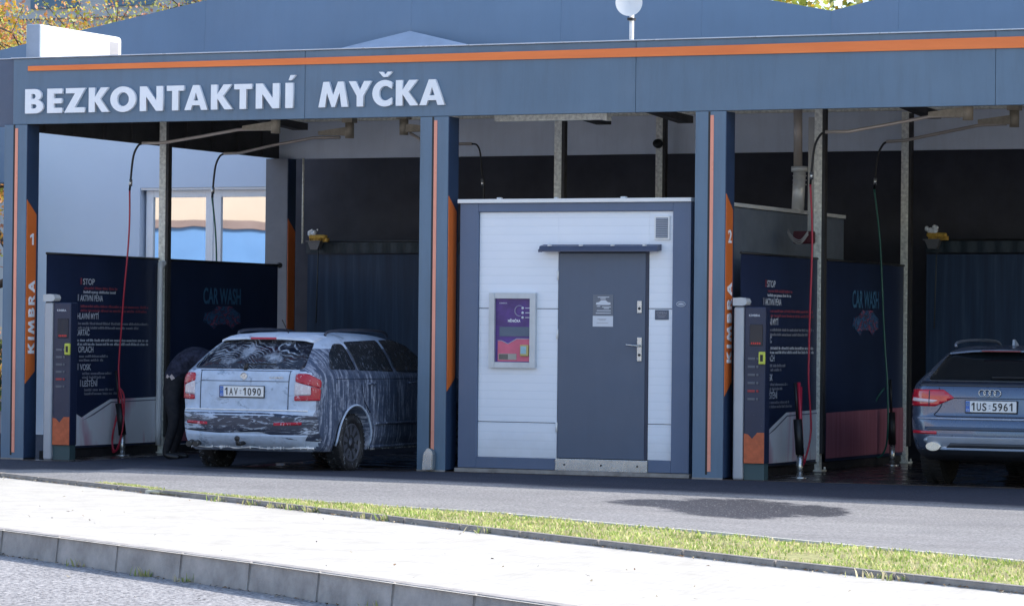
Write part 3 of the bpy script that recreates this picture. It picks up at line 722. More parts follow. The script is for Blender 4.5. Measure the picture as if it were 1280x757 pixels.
def art_banner(X, lbl, seed, red):
    t = thing('art_banner', lbl, 'banner', (X, 4.4, .1), group='dark picture banners')
    cloth('cloth', X, 2.98, 5.80, .10, 2.33, t, MATS['banner_navy'], seed)
    b = newbm(); tube(b, [(X, 2.98, 2.335), (X, 5.83, 2.335)], .014, 8); lathe(b, [(5.83,.0),(5.83,.035),(5.86,.035),(5.86,0)], 'Y', 12, (X,0,2.335)); obj('rail', b, BLACK, t)
    text('faded_lettering', 'CAR WASH', FBLUE, t, (X+.009, 3.86, 1.82), (0,1,0), (0,0,1), .20, .95, .02, .001)
    # a small emblem of a car with spray, faded
    body = [(3.86,1.60),(3.90,1.70),(4.08,1.72),(4.2,1.79),(4.58,1.79),(4.72,1.72),(4.80,1.70),(4.81,1.58),(4.70,1.56),(4.6,1.50),(4.48,1.56),(4.22,1.56),(4.14,1.50),(4.0,1.56)]
    b = newbm(); prism(b, body, lambda a, q, d: Vector((X+.009+d, a, q)), .001); obj('faded_car_emblem', b, MATS['faded_art'], t)
    b = newbm(); prism(b, [(2.99,.64),(5.79,.66),(5.79,.135),(2.99,.135)], lambda a, q, d: Vector((X+.0085+d, a, q)), .001); obj('red_band', b, MATS['swoosh_red'], t)
art_banner(.27, 'nearly black picture banner behind the bending person, faded car emblem', 5, True)
art_banner(8.69, 'dark picture banner with rosy lower band and green hose in front', 6, True)
for X, lb in ((.2, 'left bay'), (8.6, 'bay 2')):
    b = newbm(); box(b, X-.02, X+.075, .3, 6.0, .006, .095, .006)
    tag(obj('kerb_wall', b, M('dark_plinth', (.03,.028,.03), .7)), f'low dark plinth under the banners on the left side of the {"car being foamed" if X<1 else "bay with the blue grey car"}', 'plinth')
# silver frame posts at banner joint
b = newbm(); tube(b, smooth_path([(.33, 2.72, .1), (.33, 2.72, 2.1), (.33, 2.75, 2.25), (.33, 2.83, 2.3)]), .035, 12); tag(obj('frame_tube', b, WHITEM), 'bent pale tube beside the galvanised post by the chart banner', 'tube')

# curtains
def curtain(x0, x1, lbl):
    t = thing('strip_curtain', lbl, 'curtain', ((x0+x1)/2, 6.1, .15), group='dark blue curtains at the back of the bays')
    b = newbm(); n = int((x1-x0)*26); g = []
    for i in range(n+1):
        x = x0+(x1-x0)*i/n; fold = .014*math.sin(x*7+math.sin(x*2.3)*2.4) + .005*math.sin(x*17+math.sin(x*3)*3)
        g.append([b.verts.new((x, 6.15+fold*(1-.5*k/8), .12+(2.36)*k/8)) for k in range(9)])
    for i in range(n):
        for k in range(8): f = b.faces.new((g[i][k], g[i+1][k], g[i+1][k+1], g[i][k+1])); f.smooth = True
    obj('sheet', b, MATS['strip_curtain'], t)
    b = newbm(); g = []
    for i in range(n+1):
        x = x0+(x1-x0)*i/n; fold = .012*math.sin(x*30)
        g.append([b.verts.new((x, 6.10+fold, z)) for z in (2.5, 2.635)])
    for i in range(n): f = b.faces.new((g[i][0], g[i+1][0], g[i+1][1], g[i][1])); f.smooth = True
    obj('header_band', b, M('curtain_header', (.018,.032,.045), .6, 0, .3, 6, stretch=(4,1,1)), t)
    b = newbm(); tube(b, [(x0, 6.12, 2.65), (x1, 6.12, 2.65)], .012, 8); obj('rail', b, BLACK, t)
curtain(.52, 5.2, 'dark blue curtain hanging behind the foam-covered car')
curtain(8.85, 13.9, 'dark blue curtain hanging behind the blue grey car at right')
def brush(x, z, lbl, side=1):
    t = thing('wash_brush', lbl, 'brush', (x, 6.0, z), group='yellow wash brushes parked at the back of the bays')
    b = newbm(); box(b, x-.02, x+.22, 5.93, 6.02, z-.06, z-.01, .02)
    for k in range(60):
        xx = x+random.uniform(-.02,.24); box(b, xx, xx+.008, 5.93+random.uniform(0,.08), 5.94+random.uniform(0,.08), z-.1, z-.05)
    obj('bristle_head', b, BRUSHY, t)
    b = newbm()
    for k in range(14):
        bmesh.ops.create_icosphere(b, subdivisions=2, radius=random.uniform(.012,.03), matrix=Matrix.Translation((x+random.uniform(-.02,.10), 5.96, z+.0+random.uniform(-.01,.06))))
    obj('foam', b, FOAMW, t, smooth=True)
    b = newbm(); prism(b, [(-.04,-.10),(.14,-.10),(.1,-.2),(.0,-.2)], lambda a, q, d: Vector((x+a, 5.95+d, z+q)), .1); box(b, x-.06, x+.15, 5.93, 6.05, z-.1, z-.085); obj('holder', b, M('holder_grey', (.12,.12,.13), .5), t)
    b = newbm(); tube(b, [(x+.1, 5.98, z-.1), (x+.07, 6.0, 1.6)], .009, 8); obj('handle', b, M('handle_grey', (.05,.06,.07), .6), t)
brush(.66, 2.74, 'yellow wash brush with foam in a holder by the rear column')
brush(8.93, 2.74, 'amber wash brush with foam hanging over the curtain right of the rear post')
b = newbm(); tube(b, [(.53, 5.98, 3.72), (.53, 5.98, 2.62)], .014, 8); tag(obj('conduit', b, GALV), 'thin vertical conduit beside the rear column', 'conduit')

# ------------------------------------------------------------------ terminals
def terminal(x, lbl):
    y = .12
    t = thing('wash_terminal', lbl, 'wash terminal', (x+.2, y, 0), group='coin terminals with silver mast')
    b = newbm(); box(b, x, x+.11, y-.05, y+.06, 0, 1.78, .025, 4); obj('mast', b, M('brushed_alu', (.40,.42,.46), .35, .1, .03), t)
    b = newbm(); prism(b, [(-.005,1.79),(.10,1.79),(.135,1.80),(.15,1.83),(.135,1.865),(.08,1.875),(-.005,1.87)], lambda a, q, d: Vector((x+a, y-.06+d, q)), .13); obj('mast_head', b, M('mast_head_grey', (.5,.52,.54), .4), t)
    x0, x1 = x+.115, x+.345
    b = newbm(); box(b, x0, x1, y-.03, y+.12, .17, 1.78, .012); obj('housing', b, MATS['terminal_navy'], t)
    b = newbm(); box(b, x0+.0, x1-.01, y-.01, y+.11, .0, .17); obj('plinth', b, M('terminal_plinth', (.05,.09,.1), .6), t)
    yf = y-.031
    b = newbm(); prism(b, [(x0+.004,.175),(x1-.004,.175),(x1-.004,.49),(x0+.15,.49),(x0+.095,.425),(x0+.05,.47),(x0+.004,.48)], lambda a, q, d: Vector((a, yf-d, q)), .003); obj('orange_front', b, M('terminal_orange', (.5,.11,.04), .5, 0, .2, 20), t)
    b = newbm(); box(b, x0+.06, x0+.2, yf-.006, yf, 1.38, 1.6, .004); d = obj('display', b, DSCR, t)
    b = newbm()
    for k in range(5): box(b, x0+.075+k*.022, x0+.09+k*.022, yf-.008, yf-.0065, 1.395, 1.415)
    obj('red_digits', b, M('led_red', (.6,.02,.02), .4), d)
    for k in range(6):
        z = 1.27-.083*k
        b = newbm(); box(b, x0+.04, x0+.12, yf-.004, yf, z-.035, z-.01, .002); box(b, x0+.135, x0+.16, yf-.008, yf, z-.035, z-.01, .004)
        obj('button', b, M('button_grey', (.1,.11,.14), .5) if k != 4 else M('button_red', (.3,.03,.04), .5), t)
    b = newbm(); box(b, x0+.165, x1+.005, yf-.03, yf, 1.19, 1.32, .01); r = obj('card_reader', b, YELLOW, t)
    b = newbm(); box(b, x0+.185, x0+.215, yf-.034, yf-.0305, 1.22, 1.29); obj('slot', b, BLACK, r)
    text('brand_text', 'KIMBRA', WHITEP, t, (x0+.05, yf-.002, 1.68), (1,0,0), (0,0,1), .024, .12, .01, .001)
terminal(.37, 'payment terminal with silver mast beside column numbered 1')
terminal(8.69, 'payment terminal with silver mast beside column numbered 2')

# ------------------------------------------------------------------ booms and hoses
def boom(y, pts, lbl):
    t = thing('hose_boom', lbl, 'boom', (pts[0][0], y, pts[0][1]), group='swivelling hose booms under the canopy')
    (mx, mz) = pts[0]
    P3 = [(p[0], y, p[1]) for p in pts[1:]]
    b = newbm(); tube(b, [P3[0], P3[1], P3[3]] + P3[5:] if len(P3) > 6 else P3, .019, 10); obj('pipe', b, PIPE, t)
    s = -1 if pts[-1][0] < mx else 1
    b = newbm(); tube(b, [(mx, y, mz-.09), (mx, y, mz+.10)], .055, 16); box(b, mx-.07, mx+.07, y-.07, y+.07, mz+.1, 4.17); obj('swivel', b, BRONZE, t)
    b = newbm(); prism(b, [(0,.05),(s*.42,-.0),(s*.42,-.045),(0,-.06)], lambda a, q, d: Vector((mx+a, y-.035+d, mz+q)), .07); obj('bracket', b, BRONZE, t)
boom(1.6, [(2.49,3.84),(2.36,3.80),(2.0,3.80),(1.707,3.80),(1.52,3.73),(1.337,3.665),(1.0,3.662),(.725,3.662)], 'hose boom at left holding the red hose over the chart banner')
boom(4.5, [(1.954,3.96),(1.822,3.882),(1.45,3.882),(1.096,3.881),(.9,3.80),(.702,3.717),(.4,3.706),(.189,3.704)], 'hose boom holding the green hose in front of the office window')
boom(4.5, [(2.7,3.99),(2.78,3.92),(3.0,3.80),(3.3,3.78),(3.623,3.776)], 'short hose boom passing behind the middle front column')
boom(1.3, [(10.8,3.83),(10.714,3.785),(10.4,3.787),(10.169,3.785),(10.0,3.72),(9.82,3.645),(9.5,3.642),(9.245,3.642)], 'hose boom in bay 2 holding the red hose, left of two')
boom(4.8, [(10.298,3.98),(10.205,3.927),(9.9,3.92),(9.61,3.91),(9.45,3.84),(9.297,3.767),(9.0,3.757),(8.777,3.747)], 'hose boom in bay 2 holding the green hose, right of two')
def hose(y, top, bottom, mat, lbl, loops=None, lance=None, blackto=.0):
    t = thing('pressure_hose', lbl, 'hose', (bottom[0], y, bottom[1]), group='pressure washer hoses')
    (x0, z0) = top
    pth = smooth_path([(x0, y, z0), (x0-.06*(1 if True else 0), y, z0-.03), (x0-.12, y, z0-.15), (x0-.15, y, z0-.38)], 5)
    b = newbm(); tube(b, pth+[Vector((x0-.165, y, z0-.55))], .013, 8); obj('black_sleeve', b, BLACK, t)
    b = newbm(); tube(b, [(x0-.152, y, z0-.42), (x0-.155, y, z0-.5)], .02, 10); obj('coupling', b, STEEL, t)
    pts = [(x0-.165, y, z0-.55)]
    n = 6
    for i in range(1, n+1):
        f = i/n; pts.append((x0-.165+(bottom[0]-x0+.165)*f + .02*math.sin(f*5), y+.01*math.sin(f*9), z0-.55+(bottom[1]-z0+.75)*f))
    if loops:
        for (dx, zz) in loops: pts.append((bottom[0]+dx, y+random.uniform(-.04,.04), zz))
    b = newbm(); tube(b, smooth_path(pts, 6), .011, 8); obj('line', b, mat, t)
hose(1.6, (.725,3.66), (.455,.85), REDH, 'red hose falling in front of the washing chart at left',
     [(.0,.6),(-.06,.3),(-.1,.12),(-.04,.05),(.04,.2),(.06,.5),(.02,.78),(-.03,.55),(-.09,.2),(-.02,.06),(.06,.3),(.05,.68),(.0,.8)])
hose(4.5, (.189,3.70), (.17,1.0), GREENH, 'green hose hanging down behind the foam-covered car')
hose(1.3, (9.245,3.64), (9.10,.8), REDH, 'red hose falling along the post in bay 2', [(.0,.5),(-.03,.2),(-.1,.1),(-.12,.3),(-.11,.7)])
hose(4.8, (8.80,3.747), (8.83,.8), GREENH, 'green hose falling over the dark banner in bay 2', [(.0,.5),(-.04,.2),(-.14,.1),(-.2,.3),(-.16,.7),(-.06,.9)])
t = thing('pressure_hose', 'dark hose dropping behind the kiosk roof beside the middle column', 'hose', (3.78, 4.5, 2.5), group='pressure washer hoses')
b = newbm(); tube(b, smooth_path([(3.62,4.5,3.776),(3.69,4.5,3.76),(3.735,4.5,3.66),(3.76,4.5,3.4),(3.79,4.5,3.1),(3.81,4.5,.6)]), .011, 8); obj('line', b, BLACK, t)
b = newbm(); tube(b, [(3.765,4.5,3.35),(3.775,4.5,3.25)], .02, 10); obj('coupling', b, STEEL, t)
def lance(x, y, lbl, lean=-.1):
    t = thing('lance_holder', lbl, 'lance holder', (x, y, 0), group='floor tubes holding spray lances')
    b = newbm(); tube(b, [(x, y, 0), (x, y, .25)], .034, 14); tube(b, [(x, y, 0.0), (x, y, .02)], .09, 14); obj('socket', b, STEEL, t)
    b = newbm(); tube(b, [(x, y, .25), (x+lean*.5, y, .62)], .045, 12); tube(b, [(x+lean*.5, y, .62), (x+lean, y, 1.0)], .016, 8); obj('lance', b, BLACK, t)
lance(.50, 1.6, 'silver floor tube holding a lance under the red hose at left')
lance(9.18, .77, 'silver floor tube holding a lance in front of bay 2 post', -.06)
lance(8.869, 4.839, 'silver floor tube with lance at the rear of bay 2 under the green hose', -.03)
# red trunk rods by the post at x=1000 px
b = newbm(); tube(b, [(9.2,.8,.15),(9.13,.85,1.0)], .02, 8); tube(b, [(9.0,1.3,.1),(9.0,1.3,.95)], .012, 8); tag(obj('red_lance_grip', b, REDH), 'red hose grip standing beside the silver lance tube of bay 2', 'hose grip')

# flue + cable duct on the technical container
fl = thing('steel_flue', 'stainless flue pipe with collar rising behind column 2', 'flue', (8.18, 3.5, 2.8))
FLUE = M('flue_steel', (.75,.75,.74), .35, .25, .05, 3)
b = newbm(); tube(b, [(8.16,3.5,2.88),(8.18,3.5,3.34)], .07, 20); obj('wide_pipe', b, FLUE, fl)
b = newbm(); tube(b, [(8.18,3.5,3.34),(8.18,3.5,3.40)], .095, 20)
for k in range(3): tube(b, [(8.18,3.5,3.19+k*.05),(8.18,3.5,3.2+k*.05)], .081, 20)
obj('collar', b, FLUE, fl)
b = newbm(); tube(b, [(8.16,3.5,3.4),(8.15,3.5,4.28)], .05, 18); obj('narrow_pipe', b, PIPE, fl)
b = newbm(); box(b, 8.56, 8.66, 2.70, 2.78, 2.62, 3.9, .004); tag(obj('cable_duct', b, M('duct_brown', (.40,.38,.35), .5, 0)), 'brownish vertical cable duct beside the bay 2 galvanised post', 'cable duct')
t = thing('hose_bundle', 'dark red bracket with looped cables at the cable duct foot', 'hose bundle', (8.6, 2.6, 2.6))
b = newbm(); box(b, 8.44, 8.68, 2.55, 2.64, 2.5, 2.64, .02); obj('bracket', b, M('oxblood', (.08,.012,.02), .5), t)
b = newbm()
for k in range(3): tube(b, smooth_path([(8.4,2.5,2.66-.02*k),(8.47,2.48,2.57-.02*k),(8.56,2.48,2.54-.02*k),(8.64,2.5,2.64-.02*k)]), .007, 6)
obj('cable', b, M('cable_grey', (.3,.28,.27), .5), t)

# ------------------------------------------------------------------ kiosk
kk = thing('technical_kiosk', 'pale grey clad kiosk with dark frame and door between the two wash bays', 'kiosk', (6.88, .1, 0))
KX0, KX1, KZ = 5.553, 8.20, 2.885
bx('base_strip', CONC, kk, KX0-.02, KX1+.02, .06, .2, 0, .045)
b = newbm(); box(b, KX0, KX1, .21, 5.0, .02, KZ-.03); obj('body', b, M('container_side', (.16,.19,.24), .6), kk)
fy0, fy1 = .1, .21
b = newbm()
box(b, KX0, 5.768, fy0, fy1-.001, .05, KZ-.021, .004); box(b, 7.998, KX1, fy0, fy1-.001, .05, KZ-.021, .004)
box(b, 5.769, 7.997, fy0, fy1-.001, 2.772, KZ-.021, .004); box(b, 5.769, 6.69, fy0, fy1-.001, .05, .165, .004); box(b, 7.743, 7.997, fy0, fy1-.001, .05, .175, .004)
obj('corner_trim', b, TRIM, kk)
b = newbm(); box(b, KX0-.02, KX1+.01, .07, 5.05, KZ-.02, KZ+.022, .004); obj('roof_edge', b, WHITEM, kk)
b = newbm()
for (x, w) in ((5.93,.05),(7.36,.06),(6.6,.03)): box(b, x, x+w, .2, .26, KZ+.022, KZ+.045, .008)
obj('roof_clip', b, WHITEM, kk)
b = newbm()
for (za, zb) in ((.167,.538),(.545,1.743),(1.750,2.770)): box(b, 5.770, 6.690, .135, .2, za, zb, .003)
for (za, zb) in ((.177,.548),(.555,1.751),(1.758,2.770)): box(b, 7.724, 7.996, .135, .2, za, zb, .003)
box(b, 6.6905, 7.7235, .135, .2, 2.352, 2.770, .003)
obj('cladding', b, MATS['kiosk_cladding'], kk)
b = newbm(); box(b, 5.77, 7.996, .185, .205, .05, 2.4); obj('backing', b, BLACK, kk)
dr = obj('door', box(newbm(), 6.697, 7.688, .125, .18, .178, 2.335, .004), DOORM, kk)
b = newbm(); box(b, 7.691, 7.722, .128, .19, .178, 2.345)
obj('door_frame', b, M('door_frame_dark', (.03,.038,.07), .5), kk)
bx('handle_plate', STEEL, dr, 7.603, 7.655, .113, .1245, 1.205, 1.455, .003)
b = newbm(); tube(b, [(7.632,.113,1.365),(7.632,.06,1.365)], .011, 10); tube(b, smooth_path([(7.64,.06,1.365),(7.6,.058,1.368),(7.5,.06,1.375)]), .011, 10); obj('handle', b, STEEL, dr)
b = newbm(); lathe(b, [(.105,.0),(.105,.014),(.113,.014)], 'Y', 12, (7.63,0,1.27)); obj('keyhole', b, BLACK, dr)
bx('lock_plate', STEEL, dr, 7.600, 7.651, .113, .1245, 1.707, 1.835, .003)
b = newbm(); lathe(b, [(.105,.0),(.105,.014),(.113,.014)], 'Y', 12, (7.626,0,1.755)); obj('keyhole', b, BLACK, dr)
for z in (.45, 1.43, 2.05):
    b = newbm(); tube(b, [(6.69,.122,z),(6.69,.122,z+.1)], .011, 10); obj('hinge', b, WHITEM, dr)
bx('kick_plate', STEEL, kk, 6.692, 7.742, .088, .12, .045, .172, .004)
b = newbm()
for x in (6.8, 7.22, 7.63): lathe(b, [(.082,.0),(.082,.01),(.088,.01)], 'Y', 10, (x,0,.11))
obj('screw', b, BLACK, kk)
b = newbm(); prism(b, [(.135,2.425),(.02,2.405),(.0,2.36),(.0,2.345),(.135,2.36)], lambda a, q, d: Vector((6.52+d, a, q)), 1.34)
box(b, 6.515, 6.56, -.005, .0, 2.34, 2.37); obj('rain_hood', b, M('hood_dark', (.06,.075,.13), .45), kk)
b = newbm()
for k in range(4): box(b, 6.62+k*.36, 6.65+k*.36, -.002, .05, 2.405, 2.417)
obj('hood_bolt', b, WHITEM, kk)
vt = bx('vent_grille', WHITEM, kk, 7.785, 7.955, .112, .134, 2.47, 2.72, .004)
b = newbm(); box(b, 7.803, 7.937, .1105, .1118, 2.49, 2.70); obj('opening', b, M('vent_dark', (.05,.055,.07), .6), vt)
b = newbm()
for k in range(11):
    z = 2.495+k*.0188; prism(b, [(.1105,z+.012),(.1035,z),(.1045,z-.002),(.1105,z+.009)], lambda a, q, d: Vector((7.803+d, a, q)), .134)
obj('louvre', b, M('louvre_light', (.35,.37,.42), .5), vt)

# change-machine terminal
pm = thing('change_machine', 'framed purple and pink change machine panel reading MĚNIČKA on the kiosk wall', 'change machine', (6.18, .1, 1.5))
x0, x1, z0, z1 = 5.908, 6.449, 1.117, 1.912
b = newbm(); fw_ = .065
prism(b, [(x0,z0),(x0+fw_,z0),(x0+fw_,z1),(x0,z1)], lambda a, q, d: Vector((a, .085+d, q)), .055)
prism(b, [(x1-fw_,z0),(x1,z0),(x1,z1),(x1-fw_,z1)], lambda a, q, d: Vector((a, .085+d, q)), .055)
box(b, x0+fw_, x1-fw_, .09, .135, z1-.06, z1); box(b, x0+fw_, x1-fw_, .09, .135, z0, z0+.06)
obj('frame', b, M('frame_alu', (.5,.54,.58), .35, .3), pm)
ix0, ix1, iz0, iz1 = x0+fw_, x1-fw_, z0+.06, z1-.06
PURP = M('purple_print', (.085,.035,.21), .4, 0, .35, 5); PINK = M('pink_print', (.62,.12,.2), .4, 0, .15, 6)
bx('screen_panel', PURP, pm, ix0+.001, ix1-.001, .120, .134, iz0, iz1-.001)
b = newbm(); m_ = ix1-ix0; yy = .119
prism(b, [(ix0+.03,iz0+.01),(ix1-.004,iz0+.01),(ix1-.004,iz0+.245),(ix1-.16,iz0+.245),(ix0+.15,iz0+.19),(ix0+.07,iz0+.225),(ix0+.03,iz0+.225)], lambda a, q, d: Vector((a, yy-d, q)), .002); obj('pink_field', b, PINK, pm)
b = newbm(); tube(b, [(ix0+.03,.115,iz0+.228),(ix0+.075,.115,iz0+.228),(ix0+.15,.115,iz0+.195),(ix1-.16,.115,iz0+.25),(ix1-.01,.115,iz0+.25)], .003, 6); obj('white_edge_line', b, WHITEP, pm)
bx('display_strip', M('display_grey', (.1,.13,.19), .2), pm, ix0+.05, ix1-.004, .114, .119, iz0+.275, iz0+.375)
b = newbm(); box(b, ix1-.115, ix1-.015, .095, .119, iz0+.065, iz0+.185, .008); cr = obj('card_reader', b, M('reader_yellow', (.5,.42,.15), .5), pm)
bx('reader_screen', M('reader_screen_cyan', (.3,.5,.58), .3), cr, ix1-.105, ix1-.04, .0935, .0945, iz0+.09, iz0+.17)
b = newbm(); box(b, ix0+.04, ix0+.25, .112, .119, iz0+.025, iz0+.09, .003); cb = obj('coin_tray', b, M('tray_grey', (.35,.33,.3), .4), pm)
b = newbm()
for k in range(8): box(b, ix0+.05+k*.013, ix0+.057+k*.013, .1105, .1115, iz0+.03, iz0+.085)
obj('tray_slots', b, BLACK, cb)
text('machine_lettering', 'MĚNIČKA', WHITE, pm, (ix0+.145, .1185, iz0+.425), (1,0,0), (0,0,1), .028, .145, .02, .001)
text('brand_text', 'KIMBRA', WHITEP, pm, (ix0+.045, .1185, iz1-.055), (1,0,0), (0,0,1), .013, .09, .01, .001)
b = newbm(); rng = random.Random(4)
for k in range(3):
    z = iz1-.10-.05*k
    lathe(b, [(.114,.0),(.114,.014),(.119,.014)], 'Y', 16, (ix1-.095,0,z)); box(b, ix1-.065, ix1-.015, .117, .119, z-.004, z+.004)
obj('white_icon', b, WHITEP, pm)
b = newbm(); cc = (ix1-.13, iz1-.13)
tube(b, [(cc[0]+.055*math.cos(R(a)), .1165, cc[1]+.055*math.sin(R(a))) for a in range(60, 300, 15)], .006, 6); obj('ring_mark', b, M('ring_grey', (.3,.28,.42), .5), pm)

# door notice, small sign, circle sticker
nt_ = thing('door_notice', 'grey and white notice with a car drawing taped to the kiosk door', 'notice', (7.21, .12, 1.56))
bx('upper_sheet', M('notice_grey', (.14,.16,.2), .4), nt_, 7.095, 7.325, .1215, .1242, 1.676, 1.898)
bx('lower_sheet', WHITEP, nt_, 7.095, 7.325, .1215, .1242, 1.563, 1.675)
b = newbm()
for (xa, xb, z) in ((7.15,7.28,1.868),(7.18,7.24,1.853),(7.14,7.18,1.772),(7.2,7.3,1.765),(7.22,7.28,1.75),(7.14,7.3,1.726),(7.13,7.3,1.7)): box(b, xa, xb, .1195, .1208, z, z+.008)
prism(b, [(7.13,1.795),(7.135,1.815),(7.165,1.82),(7.19,1.84),(7.24,1.84),(7.265,1.82),(7.295,1.815),(7.298,1.795),(7.27,1.79),(7.155,1.79)], lambda a, q, d: Vector((a, .1208-d, q)), .001)
obj('white_print', b, WHITEP, nt_)
b = newbm()
for (xa, xb, z) in ((7.15,7.25,1.64),(7.17,7.24,1.628),(7.14,7.27,1.60)): box(b, xa, xb, .1195, .1208, z, z+.004)
obj('grey_print', b, M('print_grey', (.3,.3,.33), .5), nt_)
ss = thing('small_plaque', 'small dark plaque on pale cladding right of the kiosk door', 'plaque', (7.865,.12,1.69))
b = newbm(); box(b, 7.795, 7.948, .128, .1342, 1.64, 1.742, .005, 3); obj('plate', b, M('plaque_grey', (.09,.11,.16), .4), ss)
text('open_text', 'OPEN', DIMP, ss, (7.815, .1272, 1.70), (1,0,0), (0,0,1), .022, .11, .01, .001)
b = newbm(); box(b, 7.82, 7.92, .1262, .1275, 1.682, 1.687); box(b, 7.835, 7.905, .1262, .1275, 1.664, 1.669); obj('plaque_print', b, DIMP, ss)
b = newbm(); tube(b, [(8.098+.05*math.cos(R(a))*(1), .0975, 1.803+.024*math.sin(R(a))) for a in range(0, 365, 15)], .004, 6)
prism(b, [(8.06,1.797),(8.07,1.806),(8.09,1.812),(8.11,1.812),(8.13,1.803),(8.135,1.797)], lambda a, q, d: Vector((a, .0985-d, q)), .002)
tag(obj('car_sticker', b, WHITEP), 'small oval car outline sticker on the kiosk dark right frame', 'sticker')
b = newbm(); prism(b, [(5.222,.02),(5.345,.02),(5.348,.2),(5.32,.245),(5.28,.25),(5.235,.19)], lambda a, q, d: Vector((a, -.10+d, q)), .085); bmesh.ops.bevel(b, geom=b.edges[:], offset=.008, segments=2, affect='EDGES')
tag(obj('door_stop_guard', b, STEEL), 'small rounded steel guard at the foot of the middle front column', 'guard')
b = newbm(); tube(b, smooth_path([(5.62,3.6,2.91),(5.62,3.6,3.02),(5.66,3.6,3.05),(5.70,3.6,3.02),(5.70,3.6,2.91)]), .016, 8)
tag(obj('lifting_eye', b, GALV), 'small steel loop on the kiosk roof near the middle column', 'lifting eye')

# ------------------------------------------------------------------ cars
def pchip(xs, ys, x):
    if x <= xs[0]: return ys[0]
    if x >= xs[-1]: return ys[-1]
    n = len(xs); i = max(k for k in range(n-1) if xs[k] <= x)
    h = [xs[k+1]-xs[k] for k in range(n-1)]; d = [(ys[k+1]-ys[k])/h[k] for k in range(n-1)]
    def sl(k):
        if k == 0: return d[0]
        if k == n-1: return d[-1]
        if d[k-1]*d[k] <= 0: return 0
        w1 = 2*h[k]+h[k-1]; w2 = h[k]+2*h[k-1]; return (w1+w2)/(w1/d[k-1]+w2/d[k])
    t = (x-xs[i])/h[i]; m0, m1 = sl(i), sl(i+1)
    return ys[i]*(1+2*t)*(1-t)**2 + ys[i+1]*t*t*(3-2*t) + h[i]*(m0*t*(1-t)**2 + m1*t*t*(t-1))
class Shell:
    """body surface: stacked rounded-rectangle plans; x right, y forward from the tail, z up"""
    def __init__(s, table, bow=.05, taper=.05): s.T = table; s.bow = bow; s.taper = taper; s.zs = [r[0] for r in table]; s.cache = {}
    def P(s, z):
        z = round(z, 4)
        if z not in s.cache: s.cache[z] = [pchip(s.zs, [r[k] for r in s.T], z) for k in range(1, 6)]
        return s.cache[z]           # hw, yr, yf, rx, ry
    def D(s, x, y, z, off=0):
        k = max(0, min(1, (1.0-y)/1.0)); x = x*(1 - s.taper*k*k)
        kf = max(0, min(1, (y-3.2)/1.2)); x = x*(1-.08*kf*kf)
        y = y + s.bow*(x/.88)**2*max(0, 1-y/1.5)
        return Vector((x, y, z))
    def rear(s, x, z, off=0):
        hw, yr, yf, rx, ry = s.P(z); ax = min(abs(x), hw)
        y = yr
        if ax > hw-rx: y = yr+ry*(1-math.sqrt(max(0, 1-((ax-hw+rx)/rx)**2)))
        if off: return s.offset(lambda a, b: s.rear(a, b), x, z, off)
        return s.D(x, y, z)
    def side(s, y, z, sg=1, off=0):
        hw, yr, yf, rx, ry = s.P(z); x = hw
        if y < yr+ry: x = hw-rx+rx*math.sqrt(max(0, 1-((yr+ry-max(y, yr))/ry)**2))
        if off: return s.offset(lambda a, b: s.side(a, b, sg), y, z, off, sg)
        return s.D(x*sg, y, z)
    def offset(s, f, a, b, off, sg=0):
        p = f(a, b); e = .004; n = (f(a+e, b)-f(a-e, b)).cross(f(a, b+e)-f(a, b-e))
        if n.length < 1e-9: return p
        n.normalize()
        out = Vector((sg, 0, 0)) if sg else Vector((0, -1, 0))
        if n.dot(out) < 0: n = -n
        return p+n*off
    def mesh(s, zn=64, cuts=()):
        b = newbm(); rings = []; z0, z1 = s.zs[0], s.zs[-1]
        zz = sorted(set([z0+(z1-z0)*i/zn for i in range(zn+1)] + list(s.zs)))
        for z in zz:
            hw, yr, yf, rx, ry = s.P(z); half = []
            for i in range(13): half.append(((hw-rx)*i/12, yr))
            for i in range(1, 13):
                t = math.pi/2*i/12; half.append((hw-rx+rx*math.sin(t), yr+ry*(1-math.cos(t))))
            L = yf-.5-(yr+ry)
            for i in range(1, 25): half.append((hw, yr+ry+L*i/24))
            for i in range(1, 9):
                t = math.pi/2*i/8; half.append((hw-.5*hw*(1-math.cos(t)), yf-.5+.5*math.sin(t)))
            half.append((0, yf))
            pts = half + [(-x, y) for x, y in half[-2:0:-1]]
            rings.append([b.verts.new(s.D(x, y, z)) for x, y in pts])
        n = len(rings[0])
        for i in range(len(rings)-1):
            for k in range(n):
                f = b.faces.new((rings[i][k], rings[i][(k+1)%n], rings[i+1][(k+1)%n], rings[i+1][k])); f.smooth = True
        b.faces.new(rings[0]); b.faces.new(rings[-1])
        bmesh.ops.recalc_face_normals(b, faces=b.faces); return b
